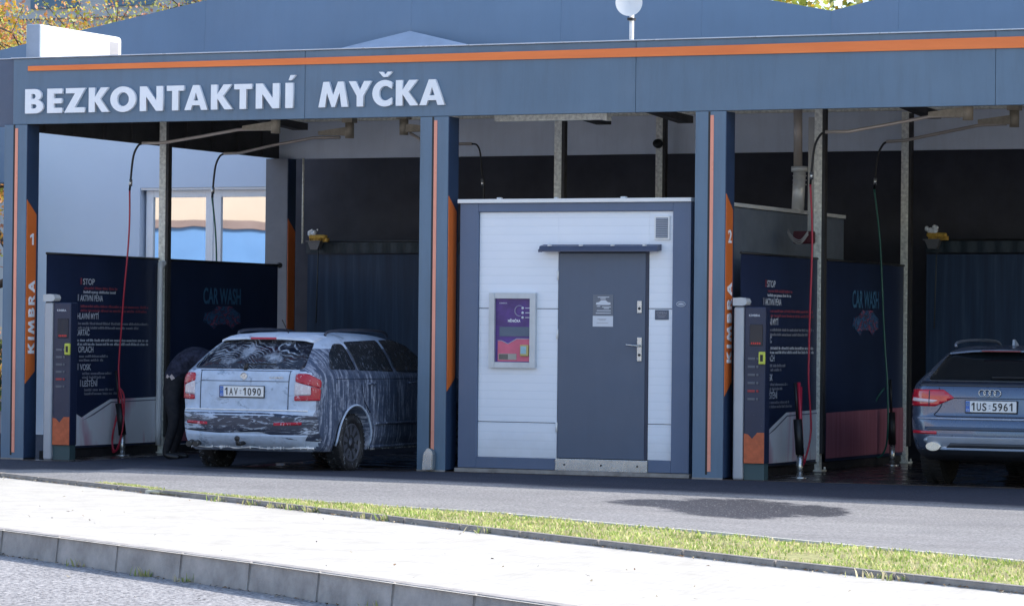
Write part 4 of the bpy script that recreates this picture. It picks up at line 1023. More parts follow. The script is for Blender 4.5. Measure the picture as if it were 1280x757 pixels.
def patch(poly, fn, off=.006, grid=.04, skirt=True):
    """2-D outline filled, gridded, and laid on the surface function fn(a,b,off)"""
    b = newbm(); b.faces.new([b.verts.new((p[0], p[1], 0)) for p in poly])
    for ax in (0, 1):
        lo = min(p[ax] for p in poly); hi = max(p[ax] for p in poly); v = math.floor(lo/grid)*grid+grid*.5
        while v < hi:
            no = Vector((1,0,0)) if ax == 0 else Vector((0,1,0))
            bmesh.ops.bisect_plane(b, geom=b.verts[:]+b.edges[:]+b.faces[:], plane_co=no*v, plane_no=no); v += grid
    bmesh.ops.triangulate(b, faces=[f for f in b.faces if len(f.verts) > 4])
    edge = [e for e in b.edges if len(e.link_faces) == 1]
    P2 = {v: (v.co.x, v.co.y) for v in b.verts}
    if skirt:
        r = bmesh.ops.extrude_edge_only(b, edges=edge)
        nv = [g for g in r['geom'] if isinstance(g, bmesh.types.BMVert)]
    for v, (x, y) in P2.items(): pass
    top = set(P2)
    for v in b.verts:
        x, y = v.co.x, v.co.y
        v.co = fn(x, y, off if v in top else -.01)
    for f in b.faces: f.smooth = True
    bmesh.ops.recalc_face_normals(b, faces=b.faces); return b
def rounded(poly, r=.03, n=4):
    out = []; m = len(poly)
    for i in range(m):
        p0, p1, p2 = Vector(poly[i-1]), Vector(poly[i]), Vector(poly[(i+1)%m])
        a = (p0-p1); c = (p2-p1); rr = min(r, a.length*.45, c.length*.45); A = p1+a.normalized()*rr; C_ = p1+c.normalized()*rr
        for k in range(n+1):
            t = k/n; q = A*(1-t)**2+p1*2*t*(1-t)+C_*t*t; out.append((q.x, q.y))
    return out
def boolean_cut(bm, cutters, name):
    me = bpy.data.meshes.new(name); bm.to_mesh(me); bm.free(); o = bpy.data.objects.new(name, me); COL.objects.link(o)
    tmp = []
    for c in cutters:
        cm = bpy.data.meshes.new('cut'); c.to_mesh(cm); c.free(); co = bpy.data.objects.new('cut', cm); COL.objects.link(co); tmp.append(co)
        md = o.modifiers.new('b', 'BOOLEAN'); md.operation = 'DIFFERENCE'; md.object = co; md.solver = 'EXACT'
    bpy.context.view_layer.update(); dg = bpy.context.evaluated_depsgraph_get()
    out = bpy.data.meshes.new_from_object(o.evaluated_get(dg))
    bpy.data.objects.remove(o)
    for c in tmp: bpy.data.objects.remove(c)
    return out
def wheel(parent, x, y, r, w, sg, tyre_m, rim_m, spokes=9):
    wh = obj('wheel', lathe(newbm(), [(-.01,.0),(-.01,r*.6),(.01,r*.6),(.01,0)], 'X', 24, (x-sg*w*.25, y, r)), BLACK, parent, True)
    prof = [(-w/2+.03,r*.66),(-w/2+.005,r*.72),(-w/2,r*.84),(-w/2+.012,r*.94),(-w/2+.035,r*.99),(-w/2+.06,r)]
    prof += [(-a, q) for a, q in prof[::-1]]
    tb = lathe(newbm(), prof, 'X', 56, (x, y, r))
    for k in range(44):
        t0 = 2*math.pi*k/44
        for s_ in (-1, 1):
            bb = bmesh.ops.create_cube(tb, size=1)['verts']
            for v in bb:
                lx = v.co.x*w*.34+s_*w*.26; ly = v.co.y*r*.085; lz = r+v.co.z*.012
                v.co = Vector((x+lx, y+math.sin(t0)*lz+math.cos(t0)*ly, r+math.cos(t0)*lz-math.sin(t0)*ly))
    obj('tyre', tb, tyre_m, wh, True)
    rb = newbm(); X = x+sg*(w/2-.02)
    lathe(rb, [(X-sg*.05, r*.655),(X, r*.67),(X+sg*.006, r*.62),(X-sg*.012, r*.6)], 'X', 48, (0, y, r))
    lathe(rb, [(X-sg*.03,.0),(X-sg*.005,.055),(X-sg*.005,0)], 'X', 20, (0, y, r))
    for k in range(spokes):
        t = 2*math.pi*k/spokes
        vs = []
        for (rr, ww, xx) in ((.045,.016,-.012),(r*.63,.028,-.004)):
            for (sa, dx) in ((-1,0),(1,0),(1,-.025),(-1,-.025)):
                cy_, cz_ = math.sin(t)*rr+math.cos(t)*ww*sa, math.cos(t)*rr-math.sin(t)*ww*sa
                vs.append(rb.verts.new((X+sg*(xx+dx), y+cy_, r+cz_)))
        for q in ((0,1,5,4),(1,2,6,5),(2,3,7,6),(3,0,4,7)): rb.faces.new([vs[i] for i in q])
        rb.faces.new(vs[4:])
    bmesh.ops.recalc_face_normals(rb, faces=rb.faces)
    obj('rim', rb, rim_m, wh, True)
def plate(parent, cx, y, z, s, foam=False):
    pl = bx('number_plate', PLATE, parent, cx-.26, cx+.26, y-.012, y, z-.055, z+.055, .004, local=True)
    bx('plate_holder', BLACK, pl, cx-.268, cx+.268, y-.008, y+.006, z-.066, z+.062, .003, local=True)
    bx('blue_band', PLATEB, pl, cx-.257, cx-.215, y-.0145, y-.0125, z-.052, z+.052, 0, local=True)
    text('country_code', 'CZ', PLATE, pl, (cx-.251, y-.0148, z-.043), (1,0,0), (0,0,1), .02, .03, .0, .0005, local=True)
    b = newbm()
    for k in range(12):
        a = 2*math.pi*k/12; lathe(b, [(y-.0155,.0),(y-.0155,.0022),(y-.0146,.0022)], 'Y', 6, (cx-.236+.013*math.cos(a), 0, z+.022+.013*math.sin(a)))
    obj('star_ring', b, YELLOW, pl, True)
    a, c = s
    for st, xs in ((a, cx-.200), (c, cx+.018)):
        for i, ch in enumerate(st):
            if ch == '1':
                b = newbm(); prism(b, [(.020,0),(.034,0),(.034,.078),(.022,.078),(.003,.060),(.003,.047),(.020,.060)], lambda p_, q, d: Vector((xs+i*.0565+p_, y-.0132-d, z-.038+q)), .001); obj('registration', b, PLATEK, pl, True)
            else: text('registration', ch, PLATEK, pl, (xs+i*.0565, y-.0132, z-.038), (1,0,0), (0,0,1), .078, .043, .014, .001, local=True)
    b = newbm(); lathe(b, [(y-.0145,.0),(y-.0145,.011),(y-.0125,.011)], 'Y', 12, (cx-.012,0,z+.012)); lathe(b, [(y-.0145,.0),(y-.0145,.009),(y-.0125,.009)], 'Y', 12, (cx-.012,0,z-.016)); obj('seal', b, M('seal_grey', (.45,.47,.5), .5), pl, True)
    return pl

def octavia():
    T = [(.22,.82,.22,4.30,.24,.22),(.28,.85,.10,4.42,.28,.26),(.36,.872,.03,4.52,.30,.28),(.50,.882,.0,4.57,.30,.28),(.60,.883,.005,4.56,.28,.26),(.635,.882,.03,4.54,.25,.24),
         (.66,.88,.06,4.5,.22,.22),(.80,.885,.065,4.40,.2,.2),(.94,.882,.075,4.1,.18,.2),(1.0,.872,.085,3.85,.17,.2),(1.05,.85,.10,3.6,.17,.22),(1.09,.82,.15,3.45,.18,.24),
         (1.2,.765,.31,3.1,.2,.28),(1.3,.705,.47,2.8,.22,.3),(1.375,.645,.60,2.62,.24,.34),(1.42,.585,.70,2.45,.25,.36),(1.45,.51,.82,2.25,.25,.4),(1.465,.42,.95,2.05,.24,.4),(1.472,.28,1.15,1.8,.2,.3)]
    S = Shell(T, .08, .125)
    c = thing('foamed_estate_car', 'blue estate car covered in white washing foam, rear plate 1AV 1090', 'car', (3.78,-1.50,0), R(.5))
    cut = []
    for yy in (.93, 3.51):
        for sg in (-1, 1):
            cut.append(lathe(newbm(), [(sg*.58,.385),(sg*1.2,.385)] if sg > 0 else [(-1.2,.385),(-.58,.385)], 'X', 40, (0, yy, .31)))
    me = boolean_cut(S.mesh(), cut, 'body')
    ob_ = link('body', me, [], c)
    me.materials.clear()
    for m in (F_SIDE, F_REAR, F_BUMP): me.materials.append(m)
    for f in me.polygons:
        q = f.center; f.use_smooth = True
        f.material_index = 0
        if f.normal.y < -.55 and q.y < .6: f.material_index = 1
        if q.z < .36 and q.y < .3: f.material_index = 1
        if f.normal.z > .5 and q.z > 1.3: f.material_index = 1
    R_ = lambda a, b_, o: S.rear(a, b_, o); S1 = lambda sg: (lambda a, b_, o: S.side(a, b_, sg, o))
    # dark wiped zone of the bumper
    obj('wiped_bumper_cover', patch(rounded([(-.84,.44),(-.3,.41),(.25,.43),(.60,.36),(.865,.33),(.868,.60),(.3,.625),(-.85,.62)], .03), R_, .004), F_BUMP, c, True)
    obj('lower_bumper', patch([(-.72,.25),(.72,.25),(.8,.40),(.2,.40),(-.8,.42)], R_, .005), F_REAR, c, True)
    b = newbm(); tube(b, [S.rear(x, .645, .012) for x in [(-.80+1.6*k/20) for k in range(21)]], .008, 6); obj('bumper_ledge', b, FOAMW, c, True)
    gl = obj('rear_window', patch(rounded([(-.72,1.08),(.72,1.08),(.545,1.375),(.3,1.395),(-.3,1.395),(-.545,1.375)], .06), R_, .006), F_GLASS, c, True)
    b = newbm(); tube(b, [S.rear(x, 1.105+.015*abs(x), .03) for x in [-.02+.38*k/10 for k in range(11)]], .009, 6); tube(b, [S.rear(0,1.07,.0), S.rear(0,1.10,.05)], .022, 10); obj('wiper', b, BLACK, gl, True)
    # tailgate shut lines
    b = newbm(); tube(b, [S.rear(-.585+ .0*k, .66+.40*k/8, .002) for k in range(9)], .005, 6); tube(b, [S.rear(.585, .66+.40*k/8, .002) for k in range(9)], .005, 6)
    tube(b, [S.rear(x, .655, .004) for x in [-.585+1.17*k/12 for k in range(13)]], .005, 6); tube(b, [S.rear(x, 1.062, .002) for x in [-.60+1.2*k/12 for k in range(13)]], .004, 6)
    tube(b, [S.rear(x, .955, .002) for x in [-.585+1.17*k/12 for k in range(13)]], .0035, 6)
    obj('tailgate_gap', b, M('shut_line', (.03,.04,.07), .6), c, True)
    # spoiler with high brake lamp
    b = newbm()
    top = [(-.545,.60,1.382),(-.47,.55,1.402),(-.25,.525,1.414),(0,.515,1.418),(.25,.525,1.414),(.47,.55,1.402),(.545,.60,1.382)]
    vv = []
    for (x, y, z) in top:
        vv.append([b.verts.new((x, y, z)), b.verts.new((x, y-.005, z-.022)), b.verts.new((x, y+.12, z-.03)), b.verts.new((x, y+.3, z+.045)), b.verts.new((x, y+.1, z+.022))])
    for i in range(6):
        for k in range(5): b.faces.new((vv[i][k], vv[i+1][k], vv[i+1][(k+1)%5], vv[i][(k+1)%5]))
    b.faces.new(vv[0]); b.faces.new(vv[-1][::-1]); bmesh.ops.recalc_face_normals(b, faces=b.faces)
    sp = obj('spoiler', b, foam_mat('foamed_spoiler', (.15,.2,.32), .36, 'blanket', (.62,.7,.84)), c, True)
    bx('high_brake_light', M('brake_red', (.42,.03,.07), .3), sp, -.15, .15, .500, .53, 1.393, 1.414, .003, local=True)
    # lamps wrap the corner
    for sg in (-1, 1):
        yb = lambda a, b_, o, sg=sg: corner(S, a, b_, sg, o)
        red = obj('tail_light', patch(rounded([(.065,1.035),(.20,1.035),(.35,.965),(.345,.885),(.065,.955)], .025), yb, .010, .02), F_LAMP, c, True)
        obj('clear_lens', patch([(.065,.95),(.235,.905),(.235,.82),(.065,.81)], yb, .010, .02), F_LAMPW, red, True)
        obj('red_lens', patch(rounded([(.24,.905),(.345,.88),(.335,.76),(.065,.755),(.065,.805),(.24,.815)], .015), yb, .010, .02), F_LAMP, red, True)
        for yy in (.55, ):
            rf = patch([(sg*.45,.495),(sg*.76,.505),(sg*.76,.535),(sg*.45,.525)], R_, .009); obj('reflector', rf, F_LAMP, c, True)
    # badge
    b = newbm(); lathe(b, [(-.006,.030),(-.012,.034),(-.012,.038),(0,.040)], 'Y', 28, (0, S.rear(0,1.0).y, 1.005)); 
    box(b, -.004,.004,S.rear(0,1.0).y-.01,S.rear(0,1.0).y-.004,.985,1.025); prism(b, [(-.018,-.012),(.016,.01),(.004,.016),(-.012,.004)], lambda a, q, d: Vector((a, S.rear(0,1.0).y-.012+d, 1.005+q)), .006)
    obj('badge', b, STEEL, c, True)
    text('model_lettering', 'COMBI', STEEL, c, (.30, S.rear(.35,.985).y-.004, .985), (1,.04,0), (0,0,1), .022, .16, .01, .003, local=True)
    plate(c, -.01, S.rear(0,.86).y-.006, .845, ('1AV', '1090'))
    b = newbm(); tube(b, [(-.62,.10,.30),(-.62,.02,.285)], .032, 14); tube(b, [(-.54,.10,.30),(-.54,.02,.285)], .032, 14); obj('exhaust', b, M('exhaust_dark', (.1,.1,.1), .4, .6), c, True)
    b = newbm(); tube(b, [(.02,.30,.33),(.02,-.02,.30),(.02,-.07,.30),(.02,-.09,.34)], .022, 10); bmesh.ops.create_icosphere(b, subdivisions=2, radius=.03, matrix=Matrix.Translation((.02,-.09,.355))); obj('tow_ball', b, F_TYRE, c, True)
    # side glass
    for sg in (-1, 1):
        s1 = S1(sg)
        obj('quarter_window', patch(rounded([(.46,1.085),(1.03,1.075),(1.00,1.35),(.80,1.35),(.58,1.24)], .05), s1, .005), F_SGLASS, c, True)
        obj('side_window', patch(rounded([(1.09,1.07),(1.93,1.055),(1.90,1.39),(1.07,1.37)], .03), s1, .005), F_SGLASS, c, True)
        obj('side_window', patch(rounded([(1.99,1.055),(2.95,1.03),(2.55,1.33),(2.3,1.395),(1.97,1.39)], .03), s1, .005), F_SGLASS, c, True)
        b = newbm()
        tube(b, [S.side(y, z, sg, .002) for y, z in [(1.05,1.06),(1.06,.9),(1.12,.75),(1.28,.62)]], .005, 6)
        tube(b, [S.side(1.96, z, sg, .002) for z in (1.05,.8,.5,.3)], .005, 6); tube(b, [S.side(3.02, z, sg, .002) for z in (1.0,.8,.5,.3)], .005, 6)
        tube(b, [S.side(y, .985-.01*y/3, sg, .001) for y in [.5+k*.25 for k in range(11)]], .004, 6)
        obj('door_gap', b, M('shut_line', (.03,.04,.07), .6), c, True)
        b = newbm(); tube(b, [S.side(y, .50, sg, .008) for y in [1.4+.1*k for k in range(17)]], .016, 6); obj('rubbing_strip', b, F_SIDE, c, True)
        for y in (1.22, 2.2):
            b = newbm(); tube(b, [S.side(y+.02*k, .93, sg, .012+.014*math.sin(math.pi*k/9)) for k in range(10)], .011, 8); obj('door_handle', b, F_SIDE, c, True)
        b = newbm(); tube(b, smooth_path([(sg*.52,.92,1.44),(sg*.53,1.0,1.48),(sg*.555,1.5,1.50),(sg*.56,2.2,1.485),(sg*.56,2.35,1.43)]), .016, 8); obj('roof_rail', b, M('rail_dark', (.05,.055,.08), .4), c, True)
        # white rim of foam along the arch
        b = newbm(); tube(b, [S.side(sg*0+.93+.395*math.cos(R(a)), .31+.395*math.sin(R(a)), sg, .004) for a in range(-8, 192, 8)], .012, 6); obj('arch_lip', b, F_REAR, c, True)
        b = newbm(); tube(b, [S.side(y, .23+.02, sg, .0) for y in [1.35+.1*k for k in range(18)]], .02, 6); obj('sill', b, F_SIDE, c, True)
        b = newbm(); box(b, sg*.9-.06, sg*.9+.06, 2.75, 2.88, 1.04, 1.17, .03, 3); obj('wing_mirror', b, F_SIDE, c, True)
    b = newbm(); tube(b, [(.14,.82,1.455),(.12,.70,1.60)], .006, 6); obj('antenna', b, BLACK, c, True)
    for yy in (.93, 3.51):
        for sg in (-1, 1): wheel(c, sg*.765, yy, .305, .2, sg, F_TYRE, M('hubcap_dark', (.1,.11,.14), .4, .3), 10)
    # foam hanging from the bumper lip
    b = newbm(); pts = []; rd = []
    for k in range(70):
        x = -.76+1.55*k/69; q = S.rear(x, .262+.012*noise.noise(Vector((x*5,0,0))), .004); pts.append(q); rd.append(.010+.009*noise.noise(Vector((x*11,3,0))))
    tube(b, pts, [max(.004, r) for r in rd], 6); obj('foam_edge', b, FOAMW, c, True)
    b = newbm(); rng = random.Random(5)
    for k in range(30):
        x = rng.uniform(-.75,.78); q = S.rear(x, .27, .01); l = rng.uniform(.004,.03)
        tube(b, [q+Vector((0,0,.02)), q+Vector((0,0,-l*.6)), q+Vector((0,0,-l))], [.006,.004,.001], 6)
    for k in range(60):
        y = rng.uniform(.55, 3); q = S.side(y, .245, 1, .012); l = rng.uniform(.004,.025)
        if abs(y-.93) < .38: continue
        tube(b, [q+Vector((0,0,.01)), q+Vector((0,0,-l*.5)), q+Vector((0,0,-l))], [.004,.003,.001], 6)
    tag(obj('dripping_foam', b, FOAMW, c, True), kind='stuff')
def corner(S, u, z, sg, off):
    """u = distance outward from x=.60 around the rear corner"""
    hw, yr, yf, rx, ry = S.P(z); x0 = .60
    flat = max(0, hw-rx-x0); arc_ = (rx+ry)/2*math.pi/2
    def f(u, zz):
        hw, yr, yf, rx, ry = S.P(zz); flat = max(0, hw-rx-x0); al = (rx+ry)/2*math.pi/2
        if u <= flat: return S.D(sg*(x0+u), yr, zz)
        t = (u-flat)/al
        if t <= 1:
            t *= math.pi/2; x = max(x0, hw-rx) if hw-rx > x0 else hw-rx
            return S.D(sg*(hw-rx+rx*math.sin(t)), yr+ry*(1-math.cos(t)), zz)
        return S.D(sg*hw, yr+ry+(u-flat-al), zz)
    p = f(u, z); e = .003; n = (f(u+e, z)-f(u-e, z)).cross(f(u, z+e)-f(u, z-e))
    n.normalize(); out = Vector((sg, -1, 0))
    if n.dot(out) < 0: n = -n
    return p+n*off
octavia()

def audi():
    T = [(.26,.80,.28,4.35,.26,.24),(.32,.84,.10,4.5,.30,.28),(.40,.88,.02,4.65,.34,.32),(.52,.905,.0,4.70,.34,.32),(.62,.912,.012,4.7,.32,.30),(.68,.915,.03,4.66,.3,.28),(.70,.915,.045,4.65,.28,.28),
         (.80,.915,.06,4.5,.26,.26),(.90,.91,.07,4.3,.24,.26),(.97,.90,.085,4.0,.22,.26),(1.02,.88,.11,3.7,.20,.26),(1.06,.85,.15,3.5,.2,.26),
         (1.14,.79,.26,3.2,.2,.28),(1.23,.73,.38,2.85,.2,.3),(1.32,.67,.50,2.6,.2,.32),(1.36,.62,.57,2.45,.2,.34),(1.39,.55,.66,2.25,.22,.36),(1.405,.47,.8,2.05,.24,.4),(1.412,.3,1.05,1.8,.2,.3)]
    S = Shell(T, .07, .05)
    PA = M('steel_blue_paint', (.085,.12,.19), .28, .55, .04, 3, coat=.6)
    c = thing('estate_car', 'clean steel blue estate car in the right bay, rear plate 1US 5961', 'car', (11.5,-.28,0), R(-1))
    cut = []
    for yy in (.98, 3.79):
        for sg in (-1, 1): cut.append(lathe(newbm(), [(.6,.385),(1.3,.385)] if sg > 0 else [(-1.3,.385),(-.6,.385)], 'X', 40, (0, yy, .36)))
    me = boolean_cut(S.mesh(), cut, 'body'); link('body', me, [], c); me.materials.clear(); me.materials.append(PA); me.materials.append(M('bumper_cladding', (.03,.035,.045), .45))
    for f in me.polygons:
        f.use_smooth = True; f.material_index = 1 if f.center.z < .37 else 0
    R_ = lambda a, b_, o: S.rear(a, b_, o)
    gl = obj('rear_window', patch(rounded([(-.70,1.05),(.70,1.05),(.57,1.335),(.3,1.35),(-.3,1.35),(-.57,1.335)], .05), R_, .005), MATS['car_glass'], c, True)
    b = newbm(); tube(b, [S.rear(x, 1.07, .03) for x in [.0+.4*k/10 for k in range(11)]], .009, 6); obj('wiper', b, BLACK, gl, True)
    obj('window_surround', patch([(-.80,1.0),(.80,1.0),(.76,1.045),(-.76,1.045)], R_, .004), M('surround_dark', (.02,.025,.04), .3), c, True)
    b = newbm()
    for sg in (-1, 1): tube(b, smooth_path([S.rear(sg*x, z, .002) for x, z in ((.56,.985),(.53,.90),(.52,.83),(.56,.76),(.60,.715),(.5,.70))], 4), .006, 6)
    tube(b, [S.rear(x, .703, .003) for x in [-.56+1.12*k/14 for k in range(15)]], .006, 6); tube(b, [S.rear(x, .885, .002) for x in [-.53+1.06*k/14 for k in range(15)]], .005, 6)
    obj('tailgate_gap', b, M('shut_line', (.03,.04,.07), .6), c, True)
    obj('chrome_ledge', patch([(-.80,.672),(.80,.672),(.80,.69),(-.80,.69)], R_, .010), M('trim_satin', (.35,.4,.5), .3, .5), c, True)
    obj('bumper_crease', patch([(-.70,.565),(.70,.565),(.70,.60),(-.70,.60)], R_, .003), M('bumper_shade', (.05,.07,.11), .4), c, True)
    obj('skid_plate', patch(rounded([(-.62,.38),(.62,.38),(.72,.47),(.66,.505),(-.66,.505),(-.72,.47)], .03), R_, .012), M('skid_silver', (.35,.4,.48), .35, .5), c, True)
    obj('skid_recess', patch([(-.45,.40),(.45,.40),(.40,.445),(-.40,.445)], R_, .015), M('bumper_cladding', (.03,.035,.045), .45), c, True)
    for sg in (-1, 1):
        yb = lambda a, b_, o, sg=sg: corner(S, a, b_, sg, o)
        f1 = lambda a, b_, o, sg=sg: S.rear(sg*a, b_, o)
        lamp = obj('tail_light', patch(rounded([(.38,.885),(.50,.965),(.88,.965),(.90,.80),(.60,.80)] , .02), f1, .010, .03), M('lamp_red', (.5,.012,.03), .15, 0, .1, 8, coat=.8), c, True)
        obj('clear_lens', patch(rounded([(.56,.86),(.86,.885),(.87,.85),(.62,.835)], .01), f1, .014, .03), M('lamp_clear', (.75,.6,.62), .15), lamp, True)
        b = newbm(); tube(b, [S.rear(sg*.66, .805+.15*k/6, .012) for k in range(7)], .005, 6); obj('lens_joint', b, M('shut_line', (.03,.04,.07), .6), lamp, True)
        obj('reflector', patch([(sg*.56,.525),(sg*.86,.53),(sg*.86,.56),(sg*.56,.555)], R_, .010), M('lamp_red', (.5,.012,.03), .15), c, True)
        b = newbm(); lathe(b, [(-.02,.055),(.10,.06),(.10,.045),(-.015,.045)], 'Y', 24, (sg*.56, .02, .405)); bmesh.ops.scale(b, vec=(1.35,1,.8), space=Matrix.Translation((-sg*.56,0,-.405)), verts=b.verts); obj('exhaust', b, STEEL, c, True)
        s1 = lambda a, b_, o, sg=sg: S.side(a, b_, sg, o)
        obj('quarter_window', patch(rounded([(.56,1.06),(1.10,1.05),(1.05,1.30),(.85,1.30)], .04), s1, .005), MATS['car_glass'], c, True)
        obj('side_window', patch(rounded([(1.16,1.05),(2.0,1.04),(1.97,1.33),(1.12,1.31)], .03), s1, .005), MATS['car_glass'], c, True)
        obj('side_window', patch(rounded([(2.06,1.04),(3.0,1.02),(2.5,1.30),(2.04,1.33)], .03), s1, .005), MATS['car_glass'], c, True)
        b = newbm(); tube(b, [S.side(1.12, z, sg, .002) for z in (1.04,.9,.75,.6)], .005, 6); tube(b, [S.side(2.03, z, sg, .002) for z in (1.03,.8,.5,.35)], .005, 6); tube(b, [S.side(3.1, z, sg, .002) for z in (.98,.8,.5,.35)], .005, 6); obj('door_gap', b, M('shut_line', (.03,.04,.07), .6), c, True)
        for y in (1.3, 2.3):
            b = newbm(); tube(b, [S.side(y+.02*k, .9, sg, .012+.014*math.sin(math.pi*k/9)) for k in range(10)], .011, 8); obj('door_handle', b, PA, c, True)
        b = newbm(); tube(b, smooth_path([(sg*.56,.72,1.39),(sg*.57,.80,1.435),(sg*.595,1.4,1.46),(sg*.60,2.2,1.45),(sg*.60,2.4,1.39)]), .015, 8); obj('roof_rail', b, M('rail_grey', (.16,.18,.22), .35, .4), c, True)
        b = newbm(); tube(b, [S.side(.98+.39*math.cos(R(a)), .36+.39*math.sin(R(a)), sg, .006) for a in range(-6, 192, 8)], .022, 8); obj('arch_cladding', b, M('bumper_cladding', (.03,.035,.045), .45), c, True)
        b = newbm(); box(b, sg*.93-.07, sg*.93+.07, 2.85, 2.98, 1.0, 1.13, .03, 3); obj('wing_mirror', b, PA, c, True)
    # four interlocked rings
    b = newbm(); yb0 = S.rear(0,.945).y-.010
    for k in range(4): tube(b, [((k-1.5)*.052+.034*math.cos(R(a)), yb0-.003*(k%2), .938+.034*math.sin(R(a))) for a in range(0, 361, 15)], .0055, 8)
    obj('ring_badge', b, STEEL, c, True)
    text('model_lettering', 'allroad', STEEL, c, (.36, S.rear(.4,.74).y-.004, .735), (1,.05,0), (0,0,1), .02, .13, .005, .003, local=True)
    plate(c, .02, S.rear(0,.78).y-.006, .805, ('1US', '5961'))
    b = newbm(); vv = []
    for (x, y, z) in [(-.55,.50,1.335),(-.3,.455,1.36),(0,.44,1.368),(.3,.455,1.36),(.55,.50,1.335)]:
        vv.append([b.verts.new((x, y, z)), b.verts.new((x, y, z-.018)), b.verts.new((x, y+.14, z-.02)), b.verts.new((x, y+.3, z+.04))])
    for i in range(4):
        for k in range(4): b.faces.new((vv[i][k], vv[i+1][k], vv[i+1][(k+1)%4], vv[i][(k+1)%4]))
    b.faces.new(vv[0]); b.faces.new(vv[-1][::-1]); bmesh.ops.recalc_face_normals(b, faces=b.faces); sp = obj('spoiler', b, PA, c, True)
    bx('high_brake_light', M('brake_dark_red', (.18,.015,.03), .3), sp, -.2, .2, .425, .445, 1.346, 1.358, .002, local=True)
    b = newbm(); prism(b, [(0,0),(.16,0),(.05,.055),(.01,.06)], lambda a, q, d: Vector((-.012+d, .85+a, 1.41+q)), .024); obj('roof_fin', b, M('fin_grey', (.3,.34,.4), .35), c, True)
    for yy in (.98, 3.79):
        for sg in (-1, 1): wheel(c, sg*.80, yy, .345, .235, sg, RUBBER, M('rim_dark', (.16,.17,.19), .35, .6), 10)
audi()

# ------------------------------------------------------------------ person
def skin_chain(chains):
    """chains: list of (points, radii, parent index or None) -> evaluated skinned mesh"""
    vs, es, rs = [], [], []
    for pts, rad, par in chains:
        prev = par
        for p, r in zip(pts, rad):
            vs.append(p); rs.append(r)
            if prev is not None: es.append((prev, len(vs)-1))
            prev = len(vs)-1
    me = bpy.data.meshes.new('sk'); me.from_pydata(vs, es, []); o = bpy.data.objects.new('sk', me); COL.objects.link(o)
    o.modifiers.new('s', 'SKIN'); sl = me.skin_vertices[0].data
    for i, r in enumerate(rs): sl[i].radius = (r, r) if not isinstance(r, tuple) else r; sl[i].use_root = (i == 0)
    sb = o.modifiers.new('u', 'SUBSURF'); sb.levels = 2; sb.render_levels = 2
    bpy.context.view_layer.update(); dg = bpy.context.evaluated_depsgraph_get()
    out = bpy.data.meshes.new_from_object(o.evaluated_get(dg)); bpy.data.objects.remove(o); return out
